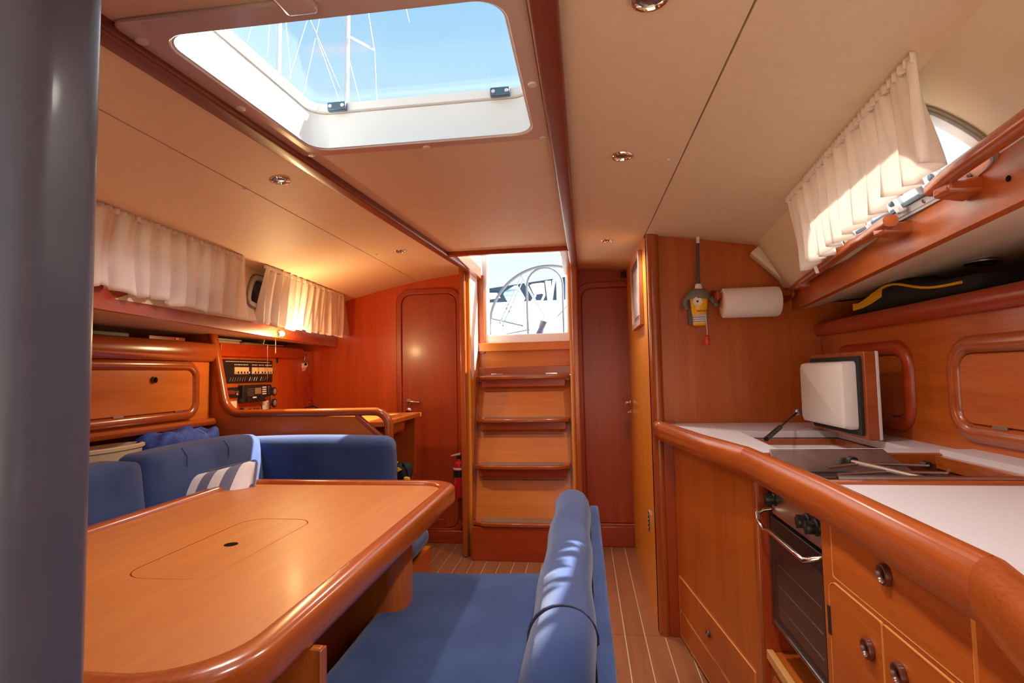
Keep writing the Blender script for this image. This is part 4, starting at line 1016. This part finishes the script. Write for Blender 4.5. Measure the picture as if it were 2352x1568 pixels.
# lockers behind the galley
gl = thing('galley_locker', 'long orange wooden locker front with two rounded flaps behind the worktop', 'locker', (1.2, 1.5, .93))
XG = 1.04
B().box((XG, .3, .80), (1.60, 2.505, 1.345)).build('body', WY, gl, smooth=False)
B().sweep([(XG, 2.505, 1.325), (XG, .3, 1.325)], [(-.02, -.030), (.020, -.030), (.027, -.022), (.030, 0), (.027, .016), (.018, .026), (0, .030), (-.02, .030)], (0, 0, 1)).build('top_rail', DY, gl)
fg = Fr((XG-.001, 0, 0), (0, -1, 0), (0, 0, 1))   # n = -x
flap(fg, -2.33, .990, -1.905, 1.195, .045, gl, fw=.05, hinge=(-2.0,), fm=DY)
flap(fg, -1.640, .998, -.95, 1.188, .045, gl, fw=.05, hinge=(-1.50,), fm=TY)

# bag on the starboard shelf
bb = thing('gear_bag', 'long black bag with yellow stripes on the starboard shelf', 'bag', (1.12, 1.9, 1.36))
def bw(p):
    p = p.copy(); t = (p.y+.30)/.60
    k = .55+.55*math.exp(-((t-.62)/.26)**2)+.05; p.z = (p.z+.045)*k-.045; return p
B().rbox((1.135, 1.93, 1.402), (.075, .34, .045), .03, n=14, warp=bw).build('body', NYLON, bb)
def bz(y):
    t = (y-1.93+.30)/.60; return 1.402-.045+.09*(.55+.55*math.exp(-((t-.62)/.26)**2)+.05)
pth = [Vector((1.058, 2.245-i*.6/24, bz(2.245-i*.6/24)-.022)) for i in range(25)]
B().sweep(pth, rr(-.004, -.006, .004, .006, .003, 2), (-1, 0, 0)).build('piping', YELL, bb)
fg2 = Fr((1.062, 0, 0), (0, -1, 0), (0, 0, 1))
B().prism(fg2, [(-2.262, 1.378), (-2.262, 1.405), (-2.18, 1.400), (-2.12, 1.428), (-2.05, 1.432), (-2.055, 1.405), (-2.13, 1.388), (-2.19, 1.380)], -.006, .003).build('reflective_patch', YELL, bb)
# ---- worktop
wt = thing('worktop', 'white laminate galley worktop with cut-outs for stove and cool box', 'worktop', (.75, 1.5, .88))
ZT = .92
def fx(y):     # inner edge of the worktop along the fiddle
    tb_ = [(-.2, .30), (.40, .345), (.55, .40), (.70, .447), (1.1, .455), (1.61, .44), (1.91, .38), (2.26, .335), (2.51, .30)]
    for (a, b), (c_, d_) in zip(tb_, tb_[1:]):
        if a <= y <= c_: return b+(d_-b)*(y-a)/(c_-a)
    return tb_[-1][1]
def patch(ys_, xa_, xb_, z0_=.895, z1_=ZT, m=CORIAN, nm='surface'):
    g = B(); rings = []
    for y in ys_: rings.append([Vector((xa_(y), y, z0_)), Vector((xb_(y), y, z0_)), Vector((xb_(y), y, z1_)), Vector((xa_(y), y, z1_))])
    return g.loft(rings).build(nm, m, wt, smooth=False)
ad = lambda y: fx(y)+.024
cst = lambda v: (lambda y: v)
patch([-.2, .4, .55, .70, 1.1, 1.185], ad, cst(1.04))
patch([1.625, 1.705], ad, cst(1.04)); patch([2.17, 2.35, 2.505], ad, cst(1.04))
patch([1.705, 1.8, 2.17], ad, lambda y: .565+(.585-.565)*(y-1.705)/.465); patch([1.705, 2.17], cst(.935), cst(1.04))
B().box((.47, 1.185, .893), (1.0, 1.205, .926)).build('edge_strip', TX, wt, bevel=.002)
B().box((.46, 1.605, .86), (1.04, 1.625, .919)).build('edge_strip', TX, wt, bevel=.002)
B().box((.935, 1.20, .88), (.955, 1.605, .915)).build('edge_strip', TY, wt, bevel=.002)
patch([1.19, 1.615], cst(.955), cst(1.04), .895, .930)
B().box((.56, 1.70, .90), (.575, 2.17, .915)).build('edge_strip', TY, wt, smooth=False)
# stove well and cool-box well
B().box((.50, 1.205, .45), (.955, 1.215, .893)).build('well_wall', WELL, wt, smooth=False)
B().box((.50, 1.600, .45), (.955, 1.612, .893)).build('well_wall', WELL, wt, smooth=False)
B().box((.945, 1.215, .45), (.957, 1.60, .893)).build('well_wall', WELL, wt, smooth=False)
cb = thing('cool_box', 'open top-loading cool box sunk in the worktop', 'cool box', (.76, 1.94, .5))
fzz = Fr((0, 0, 0), (1, 0, 0), (0, 1, 0))
B().ring(fzz, rr(.566, 1.706, .934, 2.169, .001, 1), rr(.60, 1.74, .915, 2.14, .001, 1), .868, .893).build('wood_rim', TX, cb, smooth=False)
B().ring(fzz, rr(.596, 1.736, .919, 2.144, .03, 4), rr(.615, 1.755, .90, 2.125, .03, 4), .50, .872).build('liner', WHITEP, cb)
B().prism(fzz, rr(.60, 1.74, .91, 2.14, .03, 4), .80, .81).build('liner_floor', WHITEP, cb)
B().tube([(.66, 2.05, .815), (.70, 1.98, .83), (.75, 2.02, .818), (.80, 1.93, .826), (.84, 1.99, .815), (.88, 1.90, .82)], .004, 6).build('pipe', RUBBER, cb)
lidp = Fr((.905, 0, .925), (0, -1, 0), (0, 0, 1))      # n = -x, hinge along x=.905
B().prism(lidp, rr(-2.235, .0, -1.835, .282, .004, 2), -.022, -.012).build('lid_laminate', CORIAN, cb, bevel=.002)
B().prism(lidp, rr(-2.235, .0, -1.835, .282, .004, 2), -.012, .022).build('lid_board', TX, cb, bevel=.002)
B().ring(lidp, rr(-2.215, .012, -1.85, .268, .01, 3), rr(-2.19, .035, -1.875, .245, .01, 3), .020, .034).build('gasket', RUBBER, cb, bevel=.002)
B().loft([[lidp.p(a, b, n_) for a, b in rr(-2.21+d, .030+d, -1.865-d, .252-d, .015, 4)] for d, n_ in ((0, .022), (0, .055), (.004, .072), (.012, .078))]).build('lid_liner', WHITEP, cb)
s0, s1 = P(1760, 1008, x=.60), P(1832, 946, x=.83)
B().tube([s0, s0.lerp(s1, .40)], .0085, 10).build('strut_body', BLACK, cb)
B().tube([s0.lerp(s1, .40), s1], .0038, 8).build('strut_rod', BLACK, cb)
B().rbox(s1, (.012, .012, .012), .004, n=3).build('strut_bracket', STEEL, cb)
B().rbox((s1+lidp.p(-2.17, .09, .03))/2, (.02, .006, .010), .003, n=3).build('strut_bracket', STEEL, cb)

# fiddle rail: thick rounded edge in three lengths
fd = thing('worktop_edge', 'thick rounded varnished rail running along the front of the worktop', 'edge rail', (.45, 1.4, .86))
prof = [(.022, -.060), (.028, -.048), (.030, -.030), (.029, -.010), (.024, .006), (.014, .015), (.002, .018), (-.007, .014), (-.010, .005), (-.010, -.055), (.0, -.062)]
def fpts(ys_): return [Vector((fx(y)+.020, y, .920)) for y in ys_]
def fid(ys_, nm='edge_length'):
    ps = fpts(ys_); return B().sweep(ps, [(a, b) for a, b in prof], (0, 0, 1)).build(nm, TY, fd)
# travelling towards +y, side = t x up points to +x, so mirror the profile
prof = [(-a, b) for a, b in prof]
def dens(a, b, n): return [a+(b-a)*i/n for i in range(n+1)]
fid([1.613, 1.66, 1.75, 1.91, 2.1, 2.26, 2.42]); fid([.703, .75, .9, 1.1, 1.3, 1.5, 1.56, 1.61]); fid([-.15, .1, .3, .40, .5, .6, .66, .70])
B().rbox((fx(2.44)+.012, 2.43, .899), (.024, .05, .038), .022, n=6).build('end_block', TY, fd)

# galley cabinets
gc = thing('galley_cabinet', 'tall orange cabinet with a small drawer left of the oven', 'cabinet', (.45, 2.1, 0))
A = Vector((.385, 2.47, 0)); Bq = Vector((.482, 1.655, 0)); 
def face(A, Bq):
    f = Fr(A, Bq-A, (0, 0, 1)); return f
fA = face(A, Bq); LA = (Bq-A).length
# fA.n must point to the aisle (-x)
sA = -1 if fA.n.x > 0 else 1
B().fbox(fA, 0, .02, 0, LA, .875, -.02*sA).build('front', WZ, gc, smooth=False)
B().fbox(fA, .02, .13, 0, LA-.05, .27, .004*sA).build('drawer', WZ, gc, bevel=.0015)
dr_ = bpy.data.objects['drawer']
for z0_, z1_ in ((.13, .27), (.02, .122)): band(fA, .02, z0_, LA-.05, z1_, .004, dr_, .0046*sA)
fA2 = Fr(fA.p(0, 0, 0), fA.u, fA.v)
class FF:
    def __init__(s, fr, sg): s.fr = fr; s.sg = sg; s.n = fr.n*sg; s.u = fr.u; s.v = fr.v; s.o = fr.o
    def p(s, a, b, c=0): return s.fr.p(a, b, c*s.sg)
kp = P(1627, 1428, x=.425); 
ringpull(FF(fA, sA), (Vector((kp.x, kp.y, 0))-A).length, .200, dr_, .013, base=.004)
B().fbox(fA, .02, .02, 0, LA-.05, .122, .004*sA).build('kick_panel', WZ, gc, bevel=.0015)
for t in (.06, .52): B().fbox(fA, LA*t, .124, .003*sA, LA*t+.06, .1275, .006*sA).build('hinge', STEEL, gc)
B().box((.482, 1.618, .0), (.70, 1.662, .875)).build('side_panel', DZ, gc, smooth=False)
B().box((.474, 1.628, .0), (.492, 1.662, .88)).build('stile', TZ, gc, bevel=.005)

# oven bay box under the stove
ob = thing('oven_plinth', 'orange plinth with a pale lipped edge below the oven', 'plinth', (.55, 1.4, 0))
B().box((.492, 1.19, .0), (.98, 1.617, .372)).build('body', WY, ob, smooth=False)
B().box((.482, 1.19, .355), (.500, 1.617, .380)).build('lip', mat('pale_lip', (.60, .28, .09), .35), ob, bevel=.002)
fo = Fr((.492, 0, 0), (0, -1, 0), (0, 0, 1))
B().prism(fo, rr(-1.59, .06, -1.22, .33, .02), 0, .004).build('flap', WY, ob, bevel=.0015)
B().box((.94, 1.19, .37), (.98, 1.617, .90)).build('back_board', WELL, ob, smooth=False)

# stove (gimballed oven + hob)
sv = thing('galley_stove', 'steel gimballed oven and hob with black knobs and dark glass door', 'stove', (.7, 1.4, .46))
tl = math.radians(2)
fs = Fr((.508, 0, 0), (0, -1, 0), (0, 0, 1))   # n = -x
B().box((.512, 1.235, .475), (.90, 1.575, .842)).build('body', STEELD, sv, smooth=False)
B().prism(fs, rr(-1.577, .762, -1.232, .846, .004, 2), -.004, .006).build('control_panel', STEEL, sv, bevel=.002)
B().fbox(fs, -1.577, .846, -.01, -1.232, .852, .008).build('panel_lip', STEEL, sv)
dr = B().prism(fs, rr(-1.577, .478, -1.232, .757, .006, 3), -.002, .012).build('oven_door', BLACK, sv, bevel=.002)
B().prism(fs, rr(-1.535, .500, -1.250, .715, .006, 3), .012, .0135).build('door_glass', OVGLASS, dr)
for z in (.53, .585, .64): B().fbox(fs, -1.525, z, .0136, -1.262, z+.0022, .0150).build('rack_line', STEELD, dr)
B().fbox(fs, -1.577, .470, .004, -1.232, .480, .016).build('bottom_strip', STEELD, dr, bevel=.002)
B().fbox(fs, -1.262, .462, .0, -1.236, .472, .020).build('foot', STEELD, dr)
for a in (-1.555, -1.335, -1.288):
    kb = B().lathe(fs.p(a, .805, .006), fs.n, [(0, 0), (.019, 0), (.019, .003), (.015, .006), (.015, .020), (.013, .024), (0, .024)], 20).build('knob', BLACK, sv)
    B().fbox(fs, a-.004, .790, .022, a+.004, .820, .032).build('grip', BLACK, kb, bevel=.002)
hp_ = [fs.p(-1.57, .775, .01), fs.p(-1.572, .772, .030), fs.p(-1.566, .764, .048), fs.p(-1.548, .748, .052), fs.p(-1.50, .738, .052), fs.p(-1.478, .744, .052), fs.p(-1.455, .746, .052), fs.p(-1.30, .746, .052), fs.p(-1.250, .746, .050), fs.p(-1.238, .752, .035), fs.p(-1.236, .758, .01)]
B().tube(hp_, .0055, 10).build('handle_bar', CHROME, dr)
B().box((.512, 1.245, .842), (.90, 1.565, .852)).build('hob_top', STEELD, sv, bevel=.003)
for (x, y, r) in ((.63, 1.47, .042), (.78, 1.47, .035), (.70, 1.33, .036)):
    B().lathe((x, y, .852), (0, 0, 1), [(0, 0), (r, 0), (r, .006), (r*.7, .012), (r*.68, .018), (0, .018)], 20).build('burner', BLACK, sv)
gr = B()
for y in (1.28, 1.36, 1.44, 1.52): gr.tube([(.54, y, .855), (.545, y, .885), (.87, y, .885), (.875, y, .855)], .003, 6)
gr.build('pan_rest', STEELD, sv)['kind'] = 'stuff'
B().tube([(.53, 1.27, .880), (.88, 1.27, .880), (.88, 1.54, .880), (.53, 1.54, .880)], .003, 6, closed=True).build('rest_frame', STEELD, sv)
# raised side plate and pot clamps
B().hexa([(.515, 1.568, .845), (.90, 1.568, .845), (.90, 1.574, .845), (.515, 1.574, .845), (.506, 1.590, .934), (.800, 1.590, .934), (.800, 1.594, .934), (.506, 1.594, .934)]).build('splash_plate', STEELD, sv, bevel=.002)
B().tube([(.540, 1.262, .917), (.90, 1.262, .917)], .0075, 8).build('fiddle_bar', STEEL, sv)
B().tube([(.70, 1.55, .908), (.755, 1.27, .908)], .006, 8).build('pot_clamp', STEEL, sv)
B().tube([(.62, 1.50, .900), (.71, 1.53, .905), (.86, 1.50, .905)], .004, 8).build('pot_clamp', STEEL, sv)
B().tube([(.60, 1.40, .900), (.72, 1.42, .904), (.84, 1.40, .904), (.87, 1.44, .904)], .004, 8).build('pot_clamp', STEEL, sv)
B().lathe((.705, 1.545, .908), (0, 1, 0), [(0, 0), (.012, 0), (.012, .02), (0, .02)], 12).build('clamp_knob', BLACK, sv)
B().lathe((.86, 1.50, .905), (0, 1, 0), [(0, 0), (.010, 0), (.010, .02), (0, .02)], 12).build('clamp_knob', BLACK, sv)

# drawer unit right of the oven
du = thing('drawer_unit', 'orange cabinet with ring-pull drawer and two doors right of the oven', 'cabinet', (.48, .8, 0))
B().box((.472, .56, .0), (.492, 1.19, .878)).build('front', WY, du, smooth=False)
B().box((.492, 1.165, .0), (.98, 1.19, .893)).build('side_panel', DY, du, smooth=False)
B().hexa([(.472, .56, 0), (.40, .30, 0), (.42, .30, 0), (.492, .56, 0), (.472, .56, .878), (.40, .30, .878), (.42, .30, .878), (.492, .56, .878)]).build('front', WY, du, smooth=False)
fu = Fr((.472, 0, 0), (0, -1, 0), (0, 0, 1))   # n=-x
dr1 = B().prism(fu, rr(-1.135, .755, -.753, .870, .006, 3), -.001, .004).build('drawer', WY, du, bevel=.0012)
band(fu, -1.135, .755, -.753, .870, .006, dr1)
ringpull(fu, -.941, .829, dr1, .017, base=.004)
dl = B().prism(fu, rr(-1.158, .30, -.968, .742, (.004, .004, .004, .03), 4), -.001, .004).build('door', WY, du, bevel=.0012)
ringpull(fu, -1.007, .682, dl, .017, base=.004)
band(fu, -1.158, .30, -.968, .742, (.004, .004, .004, .03), dl)
d3 = B().prism(fu, rr(-.964, .30, -.62, .742, .006, 3), -.001, .004).build('door', WY, du, bevel=.0012)
band(fu, -.964, .30, -.62, .742, .006, d3)
ringpull(fu, -.915, .690, d3, .017, base=.004)
B().fbox(fu, -1.163, .635, .0, -1.155, .69, .007).build('hinge', BLACK, dl)

# ================================================================== FOREGROUND POST
ps = thing('padded_door_edge', 'blue-grey leather covered door edge standing close at the left', 'panel', (-.52, .45, 0))
prf = [(-.445+.0, .40)]
g = B(); pr_ = rr(-.527, .36, -.4435, .45, (.005, .030, .030, .005), 8)
g.loft([[Vector((x, y, z)) for x, y in pr_] for z in (0, .5, 1.0, 1.5, 1.70)]); g.build('padding', GREYBLUE, ps)
B().box((-.75, .38, 0), (-.531, .452, 1.70)).build('leaf', GREYDARK, ps, bevel=.006)
B().box((-.5315, .40, 0), (-.5265, .446, 1.70)).build('seam', RUBBER, ps)

# forward end of the saloon: partition with a wide opening, forward cabin left roofless to let sky light in as fill
fw = struct('wall_front', 'forward bulkhead either side of the doorway')
B().box((-2.4, -.35, 0), (-.95, -.32, 1.66)).build('panel', WZ, fw, smooth=False)
B().box((.85, -.35, 0), (1.62, -.32, 1.55)).build('panel', WZ, fw, smooth=False)
B().box((-2.4, -1.62, 0), (1.62, -1.60, 1.2)).build('panel', VINYL2, fw, smooth=False)

# ================================================================== OUTSIDE
ck = struct('exterior_deck', 'white cockpit and deck outside the companionway')
B().box((-2.4, 4.02, .9), (-.95, 8.0, 1.62)).build('cockpit_seat', GEL, ck, bevel=.03)
B().box((-.0, 4.02, .9), (1.6, 8.0, 1.62)).build('cockpit_seat', GEL, ck, bevel=.03)
B().box((-1.0, 4.0, .85), (.1, 8.0, .93)).build('cockpit_sole', GEL, ck)
B().box((-2.4, 7.9, .9), (1.6, 8.1, 1.55)).build('transom', GEL, ck, bevel=.03)
YW = 5.3
whp = P(1262, 748, y=YW); 
wh = thing('steering_wheel', 'large steel steering wheel seen through the companionway', 'wheel', (whp.x, YW, 1.0))
Rw = .60
B().tube([Vector((whp.x+Rw*math.cos(t), YW, whp.z+Rw*math.sin(t))) for t in [2*PI*i/72 for i in range(72)]], .015, 8, closed=True).build('rim', mat('darkened_rim', (.18, .19, .22), .5), wh)  # rim colour darkened to offset the glare of the sun
for k in range(5):
    t = math.radians(118+72*k); B().tube([whp, whp+Vector((Rw*math.cos(t), 0, Rw*math.sin(t)))], .010, 8).build('spoke', STEEL, wh)
B().lathe(whp+Vector((0, .03, 0)), (0, -1, 0), [(0, 0), (.06, 0), (.06, .03), (.03, .05), (0, .05)], 18).build('hub', GEL, wh)
bi = thing('binnacle', 'white binnacle pedestal with a tubular guard hoop', 'pedestal', (whp.x+.12, 4.9, .93))
hx = P(1252, 700, y=4.9)
B().tube([(hx.x-.165, 4.9, 1.0), (hx.x-.165, 4.9, hx.z+.18)]+[(hx.x+.165*math.cos(math.radians(a)), 4.9, hx.z+.18+.165*math.sin(math.radians(a))) for a in range(165, 14, -15)]+[(hx.x+.165, 4.9, hx.z+.18), (hx.x+.165, 4.9, 1.0)], .010, 10).build('guard_hoop', mat('darkened_hoop', (.2, .22, .26), .4), bi)  # hoop colour lowered so strong sunlight leaves it visible
B().rbox((hx.x+.0, 5.0, hx.z-.20), (.15, .10, .09), .03, n=6).build('compass_box', GEL, bi)
B().rbox((hx.x+.0, 5.02, hx.z-.46), (.12, .09, .22), .03, n=6).build('pedestal', GEL, bi)
# winch handle, sheets
cl = P(1245, 745, y=4.6)
wn = thing('winch', 'grey winch with dark drum on the cockpit edge', 'winch', tuple(cl+Vector((0, 0, -.08))))
B().lathe(cl+Vector((-.03, 0, -.1)), (.35, 0, 1), [(0, 0), (.035, 0), (.030, .02), (.022, .07), (.028, .13), (.032, .135), (0, .14)], 18).build('drum', mat('winch_dark', (.08, .09, .16), .4), wn)
for i, (a, b) in enumerate((((1195, 640), (1148, 742)), ((1200, 646), (1155, 748)), ((1126, 731), (1200, 748)))):
    tag(B().tube([P(*a, y=6.2), P(*b, y=4.7)], .007, 6).build('sheet_rope', mat('rope%d' % i, (.08, .10, .14), .7)), ('mainsheet rope running to the cockpit side, the upper of two', 'mainsheet rope running to the cockpit side, the lower of two', 'thin rope lying across the cockpit coaming')[i], 'rope')
# neighbouring yacht
nb = thing('neighbour_yacht', 'white yacht with a dark navy side band moored astern', 'boat', (-1.5, 11, 0))
def q3(px, py, y): return P(px, py, y=y)
YY = 11.0
B().hexa([q3(1085, 702, YY), q3(1298, 690, YY), q3(1298, 690, YY)+Vector((0, 2.5, 0)), q3(1085, 702, YY)+Vector((0, 2.5, 0)), q3(1085, 668, YY), q3(1298, 636, YY), q3(1298, 636, YY)+Vector((0, 2.5, 0)), q3(1085, 668, YY)+Vector((0, 2.5, 0))]).build('side_band', NAVYC, nb)
B().hexa([*[Vector((v.x, v.y, -1.45)) for v in (q3(1060, 790, YY), q3(1330, 790, YY), q3(1330, 790, YY)+Vector((0, 3, 0)), q3(1060, 790, YY)+Vector((0, 3, 0)))], q3(1060, 704, YY), q3(1330, 689, YY), q3(1330, 689, YY)+Vector((0, 3, 0)), q3(1060, 704, YY)+Vector((0, 3, 0))]).build('hull', GEL, nb)
B().hexa([q3(1110, 690, YY-.3), q3(1150, 684, YY-.3), q3(1150, 684, YY+.5), q3(1110, 690, YY+.5), q3(1110, 672, YY-.3), q3(1142, 672, YY-.3), q3(1142, 672, YY+.5), q3(1110, 672, YY+.5)]).build('cabin_top', GEL, nb)
B().box((-4, 8.12, -1.5), (3, 9.6, q3(1228, 700, 8.6).z)).build('quay', GEL, ck, smooth=False)
fn = thing('rolled_towel', 'blue and white rolled cushion tied on the stern rail', 'cushion', tuple(q3(1176, 690, 7)))
B().lathe(q3(1165, 690, 7), q3(1195, 672, 7)-q3(1165, 690, 7), [(0, 0), (.10, .0), (.12, .03), (.12, .19), (.10, .22), (0, .22)], 18).build('roll', CHECK, fn)
dc = thing('folding_chair', 'white slatted folding chair on the quay behind the wheel', 'chair', tuple(q3(1235, 695, 8.6)))
A1, A2, A3, A4 = q3(1222, 655, 8.6), q3(1246, 652, 8.6), q3(1228, 697, 8.6), q3(1244, 697, 8.6)
for k in range(4):
    z = k/4.2
    B().tube([A1.lerp(q3(1228, 676, 8.6), z*1.2), A2.lerp(q3(1248, 674, 8.6), z*1.2)], .022, 6).build('slat', GEL, dc)
for a, b in (((1219, 654), (1230, 678)), ((1230, 678), (1216, 700)), ((1247, 650), (1250, 678)), ((1250, 678), (1240, 700)), ((1216, 694), (1242, 692))):
    B().tube([q3(*a, 8.6), q3(*b, 8.6)], .02, 6).build('frame_tube', GEL, dc)
pp_ = thing('stern_rail', 'white tubular stern rail with upright stanchions', 'rail', tuple(q3(1270, 700, 7.6)))
for a, b in (((1255, 645), (1262, 700)), ((1262, 645), (1266, 702)), ((1272, 643), (1266, 690)), ((1274, 640), (1262, 702)), ((1280, 622), (1283, 715)), ((1288, 600), (1287, 730))):
    bq = q3(*b, 7.6); B().tube([q3(*a, 7.6), bq, Vector((bq.x, 7.6, 1.61))], .022, 6).build('stanchion', GEL, pp_)
# quay/sea far below
sea = B().box((-60, 14, -1.5), (60, 120, -1.45)).build('sea', mat('sea_pale', (.35, .45, .5), .2), None, smooth=False, keep=True); sea['kind'] = 'structure'
# masts seen through the hatch
MW = mat('mast_white', (.80, .82, .84), .35)
def mast(px, Y, r, label, extras, lean_=0):
    b = P(px, 300, y=Y); t = thing('sailing_mast', label, 'mast', (b.x, Y, -1.0))
    tp = P(px+lean_, -400, y=Y)
    B().tube([(b.x, Y, -1.0), b, tp], r, 12).build('pole', MW, t)
    for nm, pa, pb, rad in extras: B().tube([P(*pa, y=Y), P(*pb, y=Y)], rad, 5).build(nm, MW, t)
    return t
mast(794, 13, .075, 'white yacht mast with one spreader in the middle of the hatch view', [('spreader', (805, 85), (859, 114), .035), ('shroud', (797, 0), (797, 240), .02), ('stay', (838, -20), (860, 118), .012), ('stay', (860, 112), (866, 245), .012), ('stay', (745, -10), (697, 215), .012), ('stay', (700, 10), (782, 240), .012), ('stay', (706, 30), (790, 225), .010), ('stay', (715, 15), (662, 185), .014), ('stay', (800, 130), (828, 240), .010)], 10)
mast(637, 16, .085, 'paler distant mast at the upper left of the hatch view', [('stay', (653, 10), (668, 180), .014), ('stay', (590, 15), (568, 95), .014), ('stay', (622, 0), (614, 130), .016), ('stay', (925, -10), (940, 50), .010)], 12)
